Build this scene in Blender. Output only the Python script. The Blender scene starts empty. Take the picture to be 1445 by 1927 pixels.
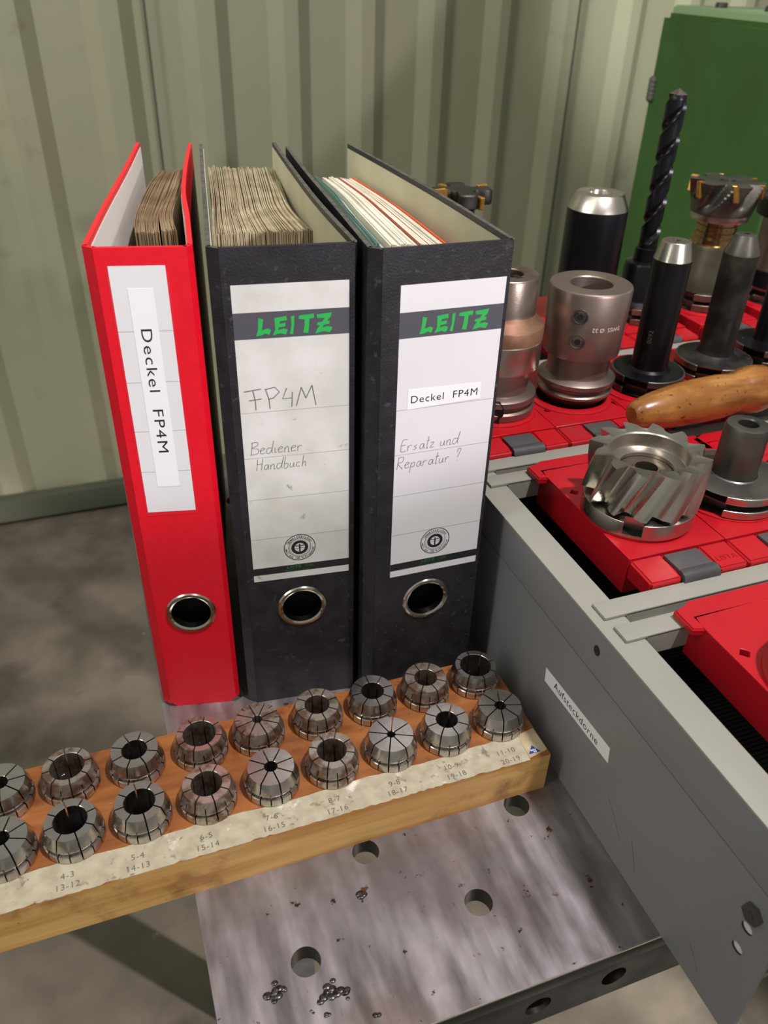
import bpy, bmesh, math, random
from mathutils import Vector, Matrix
random.seed(7)
PI = math.pi
S = bpy.context.scene
COL = S.collection

# ------------------------------------------------------------------ camera
# world: x runs along the front edge of the steel table, y away from the viewer, z up; 0 = table top; metres
F_PX, W_PX, H_PX = 1510.56, 1445, 1927
cd = bpy.data.cameras.new('camera'); cam = bpy.data.objects.new('camera', cd); COL.objects.link(cam)
R_, U_, B_ = Vector((0.940668, -0.338344, 0.025808)), Vector((0.168057, 0.530606, 0.830791)), Vector((-0.294788, -0.777162, 0.555985))
M = Matrix(((R_.x, U_.x, B_.x, 0), (R_.y, U_.y, B_.y, 0), (R_.z, U_.z, B_.z, 0.4313), (0, 0, 0, 1)))
cam.matrix_world = M
cd.sensor_fit = 'VERTICAL'; cd.sensor_height = 36.0; cd.lens = 36.0 * F_PX / H_PX
cd.clip_start = 0.01; cd.clip_end = 50
cd.dof.use_dof = True; cd.dof.focus_distance = 0.50; cd.dof.aperture_fstop = 12
S.camera = cam

# ------------------------------------------------------------------ world, lights, exposure
def lin(c):
    return tuple((x / 255 / 12.92) if x / 255 <= 0.04045 else (((x / 255) + 0.055) / 1.055) ** 2.4 for x in c)
w = bpy.data.worlds.new('world'); S.world = w; w.use_nodes = True
bg = w.node_tree.nodes['Background']; bg.inputs[0].default_value = (0.86, 0.86, 0.77, 1); bg.inputs[1].default_value = 0.35

def aim(o, target):
    d = Vector(target) - o.location
    o.rotation_euler = d.to_track_quat('-Z', 'Y').to_euler()
def area(name, loc, target, size, power, color=(1, 1, 1), size_y=None):
    l = bpy.data.lights.new(name, 'AREA'); l.energy = power; l.color = color; l.size = size
    if size_y: l.shape = 'RECTANGLE'; l.size_y = size_y
    o = bpy.data.objects.new(name, l); COL.objects.link(o); o.location = loc; aim(o, target); return o
def spot(name, loc, target, angle, blend, power, radius, color=(1, 1, 1)):
    l = bpy.data.lights.new(name, 'SPOT'); l.energy = power; l.color = color
    l.spot_size = angle; l.spot_blend = blend; l.shadow_soft_size = radius
    o = bpy.data.objects.new(name, l); COL.objects.link(o); o.location = loc; aim(o, target); return o
spot('hall_lamp', (0.62, -0.28, 2.15), (0.28, 0.45, 0.0), math.radians(58), 0.5, 190, 0.05, (1.0, 0.92, 0.95))
spot('binder_cutoff_spot', (0.75, -1.25, 0.75), (0.11, 0.40, 1.10), math.radians(60), 0.06, 80, 0.03, (1.0, 0.93, 0.97))  # added spot; its cone edge stands for the shadow across the binders
spot('floor_fill_spot', (1.60, -1.05, -0.22), (0.12, 0.62, -0.855), math.radians(27), 0.6, 900, 0.03, (1.0, 0.93, 0.90))  # unseen spot added near floor level to light the floor beneath the table
spot('wall_fill_spot', (-1.7, 0.55, 1.9), (0.35, 2.1, 0.50), math.radians(72), 0.5, 130, 0.25, (0.98, 1.0, 0.90))  # unseen spot added to brighten the back wall and model its folds
area('left_fill_strip', (-1.3, -0.1, 1.7), (0.2, 0.35, 0), 0.3, 17, (0.98, 1.0, 0.88), 2.4)  # unseen fill added on the left, also for reflections in the metal
spot('wall_glow', (0.6, 0.4, 1.5), (1.56, 2.1, 0.35), math.radians(20), 0.9, 210, 0.1, (1.0, 1.0, 0.98))  # unseen spot added to brighten the right part of the wall

S.view_settings.view_transform = 'Standard'; S.view_settings.look = 'None'
S.view_settings.gamma = 1; S.view_settings.use_curve_mapping = False
S.view_settings.exposure = 0.0

# ------------------------------------------------------------------ materials
def mat(name, c1, c2=None, rough=0.5, metal=0.0, scale=60, detail=6, bump=0.0, bscale=None, rvar=0.0, contrast=(0.35, 0.65), stretch=None, spots=None, coat=0.0, spec=None):
    m = bpy.data.materials.new(name); m.use_nodes = True
    nt = m.node_tree; nd = nt.nodes; lk = nt.links
    b = nd['Principled BSDF']; b.inputs['Roughness'].default_value = rough; b.inputs['Metallic'].default_value = metal
    if coat: b.inputs['Coat Weight'].default_value = coat; b.inputs['Coat Roughness'].default_value = 0.15
    if spec is not None: b.inputs['Specular IOR Level'].default_value = spec
    c1 = lin(c1) + (1,)
    if c2 is None and not bump and not spots:
        b.inputs['Base Color'].default_value = c1; return m
    tc = nd.new('ShaderNodeTexCoord'); mp = nd.new('ShaderNodeMapping'); lk.new(tc.outputs['Object'], mp.inputs[0])
    if stretch: mp.inputs['Scale'].default_value = stretch
    n = nd.new('ShaderNodeTexNoise'); n.inputs['Scale'].default_value = scale; n.inputs['Detail'].default_value = detail
    lk.new(mp.outputs[0], n.inputs['Vector'])
    r = nd.new('ShaderNodeValToRGB'); r.color_ramp.elements[0].position = contrast[0]; r.color_ramp.elements[1].position = contrast[1]
    r.color_ramp.elements[0].color = c1; r.color_ramp.elements[1].color = (lin(c2) + (1,)) if c2 else c1
    lk.new(n.outputs['Fac'], r.inputs[0]); out = r.outputs[0]
    if spots:
        for (col, sc, lo, hi, seed) in spots:
            v = nd.new('ShaderNodeTexNoise'); v.inputs['Scale'].default_value = sc; v.inputs['Detail'].default_value = 5; v.inputs['Roughness'].default_value = 0.6
            mm = nd.new('ShaderNodeMapping'); mm.inputs['Location'].default_value = (seed, seed * .7, 0); lk.new(tc.outputs['Object'], mm.inputs[0]); lk.new(mm.outputs[0], v.inputs['Vector'])
            rr = nd.new('ShaderNodeMapRange'); rr.inputs['From Min'].default_value = lo; rr.inputs['From Max'].default_value = hi
            lk.new(v.outputs['Fac'], rr.inputs['Value'])
            mx = nd.new('ShaderNodeMix'); mx.data_type = 'RGBA'; lk.new(rr.outputs[0], mx.inputs[0]); lk.new(out, mx.inputs[6]); mx.inputs[7].default_value = lin(col) + (1,)
            out = mx.outputs[2]
    lk.new(out, b.inputs['Base Color'])
    if rvar:
        rr = nd.new('ShaderNodeMapRange'); rr.inputs['To Min'].default_value = max(0.02, rough - rvar); rr.inputs['To Max'].default_value = min(1, rough + rvar)
        rr.inputs['From Min'].default_value = 0.3; rr.inputs['From Max'].default_value = 0.7
        lk.new(n.outputs['Fac'], rr.inputs['Value']); lk.new(rr.outputs[0], b.inputs['Roughness'])
    if bump:
        bn = nd.new('ShaderNodeTexNoise'); bn.inputs['Scale'].default_value = bscale or scale * 3; bn.inputs['Detail'].default_value = 4
        lk.new(mp.outputs[0], bn.inputs['Vector'])
        bp = nd.new('ShaderNodeBump'); bp.inputs['Strength'].default_value = bump; bp.inputs['Distance'].default_value = 0.001
        lk.new(bn.outputs['Fac'], bp.inputs['Height']); lk.new(bp.outputs[0], b.inputs['Normal'])
    return m
MT = dict(
    wall=mat('painted_corrugated_steel', (150, 150, 124), (158, 154, 130), rough=0.55, scale=3, spots=[((120, 108, 84), 5, 0.62, 0.8, 3)]),
    wall_dark=mat('dark_green_grey_paint', (62, 66, 54), (72, 75, 62), rough=0.6, scale=6),
    floor=mat('worn_concrete', (74, 69, 58), (98, 90, 79), rough=0.55, scale=7, detail=10, bump=0.25, bscale=40, rvar=0.12, spots=[((56, 51, 42), 4, 0.52, 0.72, 1), ((170, 165, 155), 26, 0.70, 0.76, 4), ((112, 90, 68), 11, 0.68, 0.78, 9)]),
    steel_plate=mat('brushed_steel_plate', (126, 121, 121), (168, 161, 163), rough=0.40, metal=0.75, scale=80, detail=12, contrast=(0.3, 0.7), bump=0.12, bscale=200, rvar=0.14, stretch=(1, 0.22, 1), spots=[((104, 96, 96), 7, 0.5, 0.72, 3), ((92, 58, 42), 60, 0.655, 0.69, 2), ((112, 90, 82), 9, 0.52, 0.72, 6), ((56, 48, 44), 110, 0.66, 0.69, 8)]),
    steel_dark=mat('black_scale_steel', (46, 47, 47), (60, 60, 58), rough=0.45, metal=0.5, scale=30, bump=0.1, rvar=0.1),
    hole_bore=mat('bored_steel', (95, 92, 88), None, rough=0.35, metal=0.9),
    weld=mat('weld_bead', (44, 42, 41), (104, 100, 97), rough=0.28, metal=0.9, scale=400),
    wood_top=mat('oiled_wood_top', (112, 64, 28), (154, 96, 48), rough=0.38, scale=55, detail=10, bump=0.15, stretch=(0.18, 1.6, 1), spots=[((104, 50, 22), 45, 0.56, 0.72, 2), ((60, 34, 22), 130, 0.68, 0.74, 5), ((168, 108, 52), 18, 0.58, 0.75, 7)]),
    wood=mat('worn_wood', (192, 138, 72), (226, 182, 112), rough=0.5, scale=45, detail=10, bump=0.15, stretch=(0.15, 1, 2.4), spots=[((150, 100, 54), 26, 0.56, 0.74, 2), ((78, 50, 34), 85, 0.70, 0.75, 5)]),
    tape=mat('dirty_paper_tape', (176, 169, 146), (158, 149, 126), rough=0.55, scale=120, bump=0.2, spots=[((120, 112, 92), 140, 0.60, 0.68, 2), ((220, 216, 200), 60, 0.60, 0.7, 5), ((84, 78, 58), 220, 0.68, 0.73, 9)]),
    tape_edge=mat('old_tape', (160, 144, 112), (180, 166, 134), rough=0.6, scale=90, spots=[((96, 82, 58), 150, 0.62, 0.7, 2)]),
    blue=mat('blue_print', (48, 48, 130), None, rough=0.5),
    ink=mat('black_ink', (26, 26, 28), None, rough=0.6),
    ink_grey=mat('faded_ink', (84, 80, 70), None, rough=0.7),
    pencil=mat('pencil', (110, 108, 106), None, rough=0.7),
    print_grey=mat('grey_rule_line', (150, 148, 146), None, rough=0.7),
    green_print=mat('green_print', (38, 170, 78), None, rough=0.5),
    green_print_dark=mat('dark_green_print', (20, 104, 48), None, rough=0.5),
    band=mat('charcoal_print', (74, 74, 82), None, rough=0.5),
    band_dark=mat('black_print', (30, 31, 33), None, rough=0.5),
    label_white=mat('white_label', (222, 220, 222), (216, 215, 218), rough=0.5, scale=12),
    label_worn=mat('grubby_white_label', (214, 213, 210), (198, 197, 192), rough=0.55, scale=45, spots=[((150, 148, 142), 110, 0.66, 0.74, 3), ((206, 198, 170), 34, 0.64, 0.76, 8)]),
    strip_white=mat('white_strip', (232, 232, 236), None, rough=0.45),
    sleeve=mat('clear_plastic_sleeve', (216, 36, 48), None, rough=0.12),
    red_cover=mat('red_plastic_cover', (214, 14, 36), (220, 18, 40), rough=0.38, scale=200, bump=0.12, bscale=1800),
    black_cover=mat('black_marbled_card', (25, 24, 28), (38, 36, 43), rough=0.42, scale=90, detail=10, bump=0.18, bscale=900, spots=[((70, 68, 78), 240, 0.60, 0.74, 3)]),
    cover_edge=mat('worn_grey_edge', (62, 61, 56), (88, 86, 78), rough=0.6, scale=150, bump=0.3, bscale=700),
    liner=mat('cream_card_liner', (196, 190, 164), (184, 178, 152), rough=0.7, scale=30),
    liner_white=mat('white_plastic_liner', (214, 212, 204), None, rough=0.5),
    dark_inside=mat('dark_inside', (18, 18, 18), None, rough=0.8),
    paper_old=mat('old_paper', (182, 170, 140), (150, 136, 106), rough=0.8, scale=60, detail=6, stretch=(1, 1, 0.4)),
    paper_brown=mat('greasy_paper', (150, 128, 98), (116, 92, 66), rough=0.8, scale=25, detail=6),
    paper_white=mat('white_paper', (226, 220, 204), (212, 206, 188), rough=0.75, scale=40),
    paper_grey=mat('grey_paper', (176, 172, 160), None, rough=0.75),
    orange=mat('orange_card', (222, 92, 44), None, rough=0.6),
    rust_line=mat('rust_card', (170, 88, 66), None, rough=0.6),
    teal=mat('teal_card', (120, 158, 152), None, rough=0.7),
    chrome=mat('nickel_ring', (196, 192, 184), None, rough=0.16, metal=1.0),
    grey_paint=mat('grey_enamel', (124, 122, 125), (130, 128, 131), rough=0.42, scale=6, spots=[((92, 86, 84), 30, 0.72, 0.8, 3)]),
    grey_light=mat('light_grey_enamel', (142, 142, 132), (150, 149, 139), rough=0.4, scale=12, spots=[((110, 88, 60), 55, 0.70, 0.75, 3)]),
    groove=mat('groove_shadow_steel', (30, 30, 30), None, rough=0.8),
    slot_white=mat('bright_slot', (214, 214, 212), None, rough=0.4),
    mat_black=mat('ribbed_rubber', (34, 36, 38), None, rough=0.7),
    red_plastic=mat('red_plastic', (186, 20, 32), (172, 17, 30), rough=0.36, scale=14, bump=0.05, bscale=900, rvar=0.08, spots=[((150, 40, 44), 20, 0.62, 0.78, 3)]),
    clip=mat('black_rubber_clip', (58, 58, 60), (70, 70, 70), rough=0.55, scale=60, bump=0.1),
    clip_face=mat('grey_label_clip', (78, 76, 77), None, rough=0.5),
    steel=mat('machined_steel', (200, 194, 184), (176, 170, 160), rough=0.31, metal=1.0, scale=40, rvar=0.08, bump=0.03, bscale=600),
    steel_brown=mat('stained_steel', (150, 138, 128), (120, 104, 92), rough=0.36, metal=0.9, scale=70, rvar=0.1, bump=0.06, bscale=500),
    collet=mat('ground_steel', (200, 196, 190), (178, 172, 166), rough=0.27, metal=1.0, scale=90, rvar=0.07),
    collet_rusty=mat('spotted_steel', (190, 180, 168), (128, 104, 86), rough=0.36, metal=0.92, scale=160, rvar=0.1, contrast=(0.45, 0.62)),
    nickel=mat('nickel_plated_steel', (156, 141, 132), (138, 123, 114), rough=0.38, metal=0.85, scale=30, rvar=0.08, bump=0.04, bscale=500),
    rusty=mat('rusty_steel', (150, 116, 92), (120, 86, 66), rough=0.5, metal=0.7, scale=60),
    black_steel=mat('blued_steel', (26, 26, 30), (34, 34, 38), rough=0.32, metal=0.6, scale=20, rvar=0.05),
    black_worn=mat('worn_blued_steel', (44, 43, 42), (70, 66, 60), rough=0.42, metal=0.6, scale=60, detail=8, contrast=(0.45, 0.7), rvar=0.1, bump=0.1, bscale=400, spots=[((96, 62, 44), 45, 0.68, 0.78, 3)]),
    grey_steel=mat('grey_turned_steel', (92, 90, 86), (108, 104, 98), rough=0.4, metal=0.8, scale=40, rvar=0.1),
    olive_steel=mat('olive_grey_steel', (92, 88, 74), (104, 99, 84), rough=0.4, metal=0.7, scale=40, rvar=0.1),
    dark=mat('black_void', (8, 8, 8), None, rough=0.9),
    gold=mat('gold_coated_carbide', (206, 160, 84), (180, 130, 60), rough=0.35, metal=0.8, scale=150),
    brass=mat('brassy_band', (172, 146, 104), None, rough=0.25, metal=1.0),
    handle_wood=mat('varnished_beech', (176, 124, 62), (120, 72, 28), rough=0.28, scale=75, detail=10, stretch=(0.16, 1.6, 1.6), coat=0.2, spots=[((140, 88, 36), 24, 0.50, 0.64, 4), ((70, 42, 22), 260, 0.62, 0.68, 7)]),
    green_machine=mat('green_machine_paint', (56, 92, 42), (62, 102, 48), rough=0.5, scale=6, bump=0.1, bscale=60, spots=[((42, 82, 36), 12, 0.6, 0.75, 2)]),
    green_light=mat('light_green_paint', (150, 176, 136), None, rough=0.5),
    lead=mat('grey_silicone', (96, 92, 86), None, rough=0.6),
    engraving=mat('light_engraving', (214, 204, 198), None, rough=0.5),
)

# ------------------------------------------------------------------ mesh helpers (millimetres in, metres out)
def finish(bm, name, m, parent=None, label=None, sharp=32, kind=None, mats=None, smooth=True):
    bmesh.ops.scale(bm, vec=(0.001,) * 3, verts=bm.verts)
    bmesh.ops.recalc_face_normals(bm, faces=bm.faces)
    for f in bm.faces: f.smooth = smooth
    if smooth:
        for e in bm.edges:
            if len(e.link_faces) == 2 and e.calc_face_angle(0) > math.radians(sharp): e.smooth = False
    me = bpy.data.meshes.new(name); bm.to_mesh(me); bm.free()
    for mm in (mats or [m]): me.materials.append(MT[mm])
    o = bpy.data.objects.new(name, me); COL.objects.link(o)
    if parent is not None:
        o.parent = parent
        # meshes are given in world millimetres: undo the parent's own placement
        o.matrix_parent_inverse = parent_inv(parent)
    if label: o['label'] = label
    if kind: o['kind'] = kind
    return o
def parent_inv(p):
    mw = Matrix.LocRotScale(p.location, p.rotation_euler, p.scale)
    if p.parent is not None: mw = parent_world(p.parent) @ p.matrix_parent_inverse @ mw
    return mw.inverted()
def parent_world(p):
    mw = Matrix.LocRotScale(p.location, p.rotation_euler, p.scale)
    if p.parent is not None: mw = parent_world(p.parent) @ p.matrix_parent_inverse @ mw
    return mw
def thing(name, label, cat, loc, group=None):
    o = bpy.data.objects.new(name, None); COL.objects.link(o); o.empty_display_size = 0.02
    o.location = Vector(loc) * 0.001; o['label'] = label; o['category'] = cat
    if group: o['group'] = group
    return o
def tag(o, label, cat, group=None):
    o['label'] = label; o['category'] = cat
    if group: o['group'] = group
    return o
def box(bm, u0, u1, v0, v1, z0, z1, bev=0, mi=0):
    r = bmesh.ops.create_cube(bm, size=1)
    vs = r['verts']
    for v in vs:
        v.co = Vector(((u0 + u1) / 2 + v.co.x * (u1 - u0), (v0 + v1) / 2 + v.co.y * (v1 - v0), (z0 + z1) / 2 + v.co.z * (z1 - z0)))
    fs = list({f for v in vs for f in v.link_faces})
    for f in fs: f.material_index = mi
    if bev:
        es = list({e for v in vs for e in v.link_edges})
        bmesh.ops.bevel(bm, geom=es, offset=bev, segments=2, affect='EDGES', profile=0.6)
def prism(bm, pts, z0, z1, bev=0):
    """vertical prism over an outline"""
    b = [bm.verts.new((x, y, z0)) for x, y in pts]; t = [bm.verts.new((x, y, z1)) for x, y in pts]
    n = len(pts); bm.faces.new(b[::-1]); tf = bm.faces.new(t)
    for i in range(n): bm.faces.new((b[i], b[(i + 1) % n], t[(i + 1) % n], t[i]))
    if bev: bmesh.ops.bevel(bm, geom=list(tf.edges), offset=bev, segments=2, affect='EDGES')
def holed(bm, outline, holes, z0, z1, frame=None):
    """slab with through holes; frame maps (x,y,z) to the world"""
    fr = frame or (lambda x, y, z: Vector((x, y, z)))
    nv = len(bm.verts); es = []
    loops = [outline] + holes
    top, bot = [], []
    for L in loops:
        vs = [bm.verts.new((x, y, z1)) for x, y in L]; top.append(vs)
        for i in range(len(vs)): es.append(bm.edges.new((vs[i], vs[(i + 1) % len(vs)])))
    r = bmesh.ops.triangle_fill(bm, edges=es, use_beauty=True, use_dissolve=False)
    fs = [f for f in r['geom'] if isinstance(f, bmesh.types.BMFace)]
    mp = {}
    for vs in top:
        for v in vs: mp[v] = bm.verts.new((v.co.x, v.co.y, z0))
    for f in fs: bm.faces.new([mp[v] for v in f.verts][::-1])
    for k, vs in enumerate(top):
        n = len(vs)
        for i in range(n):
            a, b = vs[i], vs[(i + 1) % n]
            f = bm.faces.new((a, b, mp[b], mp[a]))
            if k: f.material_index = 1
    bm.verts.ensure_lookup_table()
    for v in list(bm.verts)[nv:]: v.co = fr(*v.co)
def circ(cx, cy, r, n=32, a0=0.0, ry=None):
    return [(cx + r * math.cos(a0 + 2 * PI * i / n), cy + (ry or r) * math.sin(a0 + 2 * PI * i / n)) for i in range(n)]
def lathe(bm, prof, cx, cy, n=48, caps=True, mi=0):
    """prof: list of (r,z) from bottom to top (may come back down for a bore)"""
    rings = []
    for r, z in prof:
        if r < 1e-6: rings.append([bm.verts.new((cx, cy, z))])
        else: rings.append([bm.verts.new((cx + r * math.cos(2 * PI * i / n), cy + r * math.sin(2 * PI * i / n), z)) for i in range(n)])
    for a, b in zip(rings, rings[1:]):
        for i in range(n):
            j = (i + 1) % n
            if len(a) == 1 and len(b) == 1: continue
            if len(a) == 1: f = bm.faces.new((a[0], b[i], b[j]))
            elif len(b) == 1: f = bm.faces.new((a[i], a[j], b[0]))
            else: f = bm.faces.new((a[i], a[j], b[j], b[i]))
            f.material_index = mi
    if caps:
        for rr in (rings[0], rings[-1]):
            if len(rr) > 1: bm.faces.new(rr).material_index = mi
def smooth_line(pts, k=4):
    """Catmull-Rom through plan points"""
    P = [Vector(p) for p in pts]; P = [2 * P[0] - P[1]] + P + [2 * P[-1] - P[-2]]
    out = []
    for i in range(1, len(P) - 2):
        for s in range(k):
            t = s / k; a, b, c, d = P[i - 1], P[i], P[i + 1], P[i + 2]
            out.append(0.5 * ((2 * b) + (c - a) * t + (2 * a - 5 * b + 4 * c - d) * t * t + (3 * b - a - 3 * c + d) * t ** 3))
    out.append(P[-2]); return out
def sheet(bm, line, thick, z0, z1, side=1, z1b=None):
    """upright board following a plan line; thickness goes to the right (side=1) or left of the line"""
    n = len(line); L = [Vector(p).to_2d() for p in line]; off = []
    for i in range(n):
        d = (L[min(i + 1, n - 1)] - L[max(i - 1, 0)]).normalized(); off.append(L[i] + Vector((d.y, -d.x)) * thick * side)
    V = []
    for i in range(n):
        zt = z1 if z1b is None else z1 + (z1b - z1) * i / (n - 1)
        V.append([bm.verts.new((*L[i], z0)), bm.verts.new((*L[i], zt)), bm.verts.new((*off[i], zt)), bm.verts.new((*off[i], z0))])
    for a, b in zip(V, V[1:]):
        for k in range(4): bm.faces.new((a[k], b[k], b[(k + 1) % 4], a[(k + 1) % 4]))
    bm.faces.new(V[0]); bm.faces.new(V[-1][::-1])
class Frame:
    """flat print: o + x*X + y*Y, lifted along N"""
    def __init__(s, o, X, Y): s.o, s.X, s.Y = Vector(o), Vector(X).normalized(), Vector(Y).normalized(); s.N = s.X.cross(s.Y)
    def __call__(s, x, y, z=0): return s.o + s.X * x + s.Y * y + s.N * z
def fr_poly(bm, fr, pts, h=0.06, base=0.0):
    t = [bm.verts.new(fr(x, y, base + h)) for x, y in pts]; b = [bm.verts.new(fr(x, y, base)) for x, y in pts]
    n = len(pts); bm.faces.new(t); bm.faces.new(b[::-1])
    for i in range(n): bm.faces.new((b[i], b[(i + 1) % n], t[(i + 1) % n], t[i]))
def fr_rect(bm, fr, x0, x1, y0, y1, h=0.06, base=0.0): fr_poly(bm, fr, [(x0, y0), (x1, y0), (x1, y1), (x0, y1)], h, base)
def fr_strokes(bm, fr, lines, w, h=0.05, base=0.0, sm=True):
    for L in lines:
        P = [Vector(q) for q in L]
        if sm and len(P) > 2: P = smooth_line(P, 4)
        n = len(P); a, b = [], []
        for i in range(n):
            d = (P[min(i + 1, n - 1)] - P[max(i - 1, 0)])
            d = d.normalized() if d.length > 1e-9 else Vector((1, 0))
            nn = Vector((-d.y, d.x)) * w / 2
            a.append(bm.verts.new(fr(P[i].x + nn.x, P[i].y + nn.y, base + h))); b.append(bm.verts.new(fr(P[i].x - nn.x, P[i].y - nn.y, base + h)))
        for i in range(n - 1): bm.faces.new((a[i], a[i + 1], b[i + 1], b[i]))
def fr_text(bm, fr, s, size, x, y, base=0.0, ang=0.0, spacing=1.0, align='LEFT', bold=0.0, sx=1.0, h=0.03):
    c = bpy.data.curves.new('t', 'FONT'); c.body = s; c.size = size; c.space_character = spacing; c.align_x = align; c.offset = bold; c.resolution_u = 3
    o = bpy.data.objects.new('t', c); COL.objects.link(o)
    dg = bpy.context.evaluated_depsgraph_get(); me = bpy.data.meshes.new_from_object(o.evaluated_get(dg))
    ca, sa = math.cos(ang), math.sin(ang); vs = []
    for v in me.vertices:
        px, py = v.co.x * sx, v.co.y; vs.append(bm.verts.new(fr(x + px * ca - py * sa, y + px * sa + py * ca, base + h)))
    for p in me.polygons:
        try: bm.faces.new([vs[i] for i in p.vertices])
        except ValueError: pass
    bpy.data.objects.remove(o); bpy.data.curves.remove(c); bpy.data.meshes.remove(me)

# ------------------------------------------------------------------ the setting: floor, corrugated wall, bottom rail
FZ = -855
bm = bmesh.new(); box(bm, -4000, 4500, -2500, 2160, FZ - 60, FZ); o = finish(bm, 'floor', 'floor'); o['kind'] = 'structure'
WV = 2105
k = WV / 2225
darks = [-500, -272, -39.3, 176.4, 393.6, 592, 788, 978, 1160.5, 1373, 1560, 1750, 1940, 2130, 2320, 2510, 2700]
darks = [d * k for d in darks]
line = [(-3000, WV - 22)]
for i, d in enumerate(darks[:-1]):
    nx = darks[i + 1]; pitch = nx - d
    line += [(d - 16, WV - 22), (d + 16, WV), (d + 16 + pitch * 0.47, WV), (d + 16 + pitch * 0.47 + 34, WV - 22)]
line += [(3200, WV - 22)]
bm = bmesh.new(); outl = line + [(x, y + 2.5) for x, y in line[::-1]]
V4 = [[bm.verts.new((x, y + dy, z)) for x, y in line] for dy, z in ((0, FZ), (0, 1400), (2.5, 1400), (2.5, FZ))]
for a, b in zip(V4, V4[1:] + V4[:1]):
    for i in range(len(line) - 1): bm.faces.new((a[i], a[i + 1], b[i + 1], b[i]))
o = finish(bm, 'wall_back', 'wall', smooth=False); o['kind'] = 'structure'
bm = bmesh.new(); box(bm, -3000, 3200, WV - 60, WV - 24, FZ + 12, FZ + 78, 3); o = finish(bm, 'baseboard_back', 'wall_dark'); o['kind'] = 'structure'
bm = bmesh.new()
for U in (205, 1275): box(bm, U - 2, U + 3, WV - 24.5, WV - 22, FZ + 80, 1400)
o = finish(bm, 'trim_1', 'wall_dark'); o['kind'] = 'structure'

# ------------------------------------------------------------------ steel table
tb = thing('welding_table', 'bare steel welding table plate with round clamping holes under the binders and wooden block', 'table', (300, 450, FZ))
TU0, TV0, TU1, TV1 = -3, 166.5, 620, 760
gu, gv = 96.0, 216.0
holes = []
for a in range(-2, 12):
    for b in range(-1, 11):
        for (x, y) in ((gu + 100 * a, gv + 50 + 100 * b), (gu + 50 + 100 * a, gv + 100 * b)):
            if TU0 + 15 < x < TU1 - 12 and TV0 + 15 < y < TV1 - 12: holes.append(circ(x, y, 8, 28))
bm = bmesh.new()
holed(bm, [(TU0, TV0), (TU1, TV0), (TU1, TV1), (TU0, TV1)], holes, -12, 0)
finish(bm, 'table_top', None, tb, mats=['steel_plate', 'hole_bore'])
bm = bmesh.new()
sk = lambda x, y, z: Vector((x, TV0 + z, y))
sh = [circ(66.5 + 48.3 * i, -34.5, 8, 24) for i in range(11)]
holed(bm, [(TU0 + 3, -54), (TU1, -54), (TU1, -12.6), (TU0 + 3, -12.6)], sh, 2.5, 14, sk)
finish(bm, 'front_rail', None, tb, mats=['steel_dark', 'hole_bore'])
bm = bmesh.new(); box(bm, TU0 + 0.2, TU1, TV0 - 0.4, TV0 + 6, -12, -1.2, 0.4); finish(bm, 'edge_face', 'steel_dark', tb)
bm = bmesh.new(); box(bm, TU0, TU1, TV0 - .45, TV0 + .25, -1.2, .04); finish(bm, 'ground_edge', 'steel', tb, label='bright ground front edge')
for (x, y) in ((100, 535), (560, 535)):
    bm = bmesh.new(); box(bm, x - 21, x + 21, y - 21, y + 21, FZ, -12, 2); finish(bm, 'leg', 'steel_dark', tb)
# weld spatter beads on the plate
bm = bmesh.new(); rnd = random.Random(3)
def beads(cx, cy, n, spread, r0, r1):
    for i in range(n):
        x, y = cx + rnd.gauss(0, spread), cy + rnd.gauss(0, spread * 0.6); r = rnd.uniform(r0, r1)
        q = bmesh.ops.create_icosphere(bm, subdivisions=2, radius=1)
        for v in q['verts']: v.co = Vector((x + v.co.x * r * 1.3, y + v.co.y * r, v.co.z * r * 0.38 + 0.05))
WB = [(518, 1870, 12, 2.6, .9, 2.0), (625, 1868, 26, 3.6, .8, 2.0), (682, 1684, 5, 1.3, 1.4, 2.2), (616, 1910, 3, 1.0, .8, 1.2), (708, 1912, 4, 1.1, .8, 1.3), (590, 1905, 2, 1, .5, .8)]
def ray_z(px, py, z):
    d = -B_ + R_ * ((px - W_PX / 2) / F_PX) - U_ * ((py - H_PX / 2) / F_PX)
    t = (z - 431.3) / d.z; return Vector((0, 0, 431.3)) + d * t
for (px, py, n, sp, r0, r1) in WB:
    q = ray_z(px, py, 0); beads(q.x, q.y, n, sp, r0, r1)
finish(bm, 'weld_spatter', 'weld', tb, kind='stuff', label='shiny blobs of weld spatter')

# ------------------------------------------------------------------ wooden collet block
BU0, BU1, BV0, BV1, BZ = -122, 219, 272.5, 363, 32
wb = thing('collet_block', 'long oiled wooden block drilled with two rows of holes for collets', 'tool holder', (50, 318, 0))
FU = [-94.5, -59.6, -23.3, 13.6, 50.7, 87.6, 125.2, 162.1, 199.0]
RU = [-96.1, -60.1, -22.5, 15.5, 51.0, 89.1, 126.1, 163.1, 199.3]
FV, RV = 306.0, 343.4
bm = bmesh.new()
hs = [circ(u, FV, 14.6, 36) for u in FU] + [circ(u, RV, 14.6, 36) for u in RU]
holed(bm, [(BU0, BV0), (BU1, BV0), (BU1, BV1), (BU0, BV1)], hs, 2, BZ)
top = finish(bm, 'block', None, wb, mats=['wood', 'wood'])
me = top.data; me.materials.clear(); me.materials.append(MT['wood']); me.materials.append(MT['wood']); me.materials.append(MT['wood_top'])
for p_ in me.polygons:
    if p_.normal.z > 0.9: p_.material_index = 2
bm = bmesh.new(); box(bm, BU0, BU1, BV0, BV1, 0, 2); finish(bm, 'base_board', 'wood', wb)
TF = Frame((0, BV0, BZ), (1, 0, 0), (0, 1, 0))
bm = bmesh.new(); rnd = random.Random(5)
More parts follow.
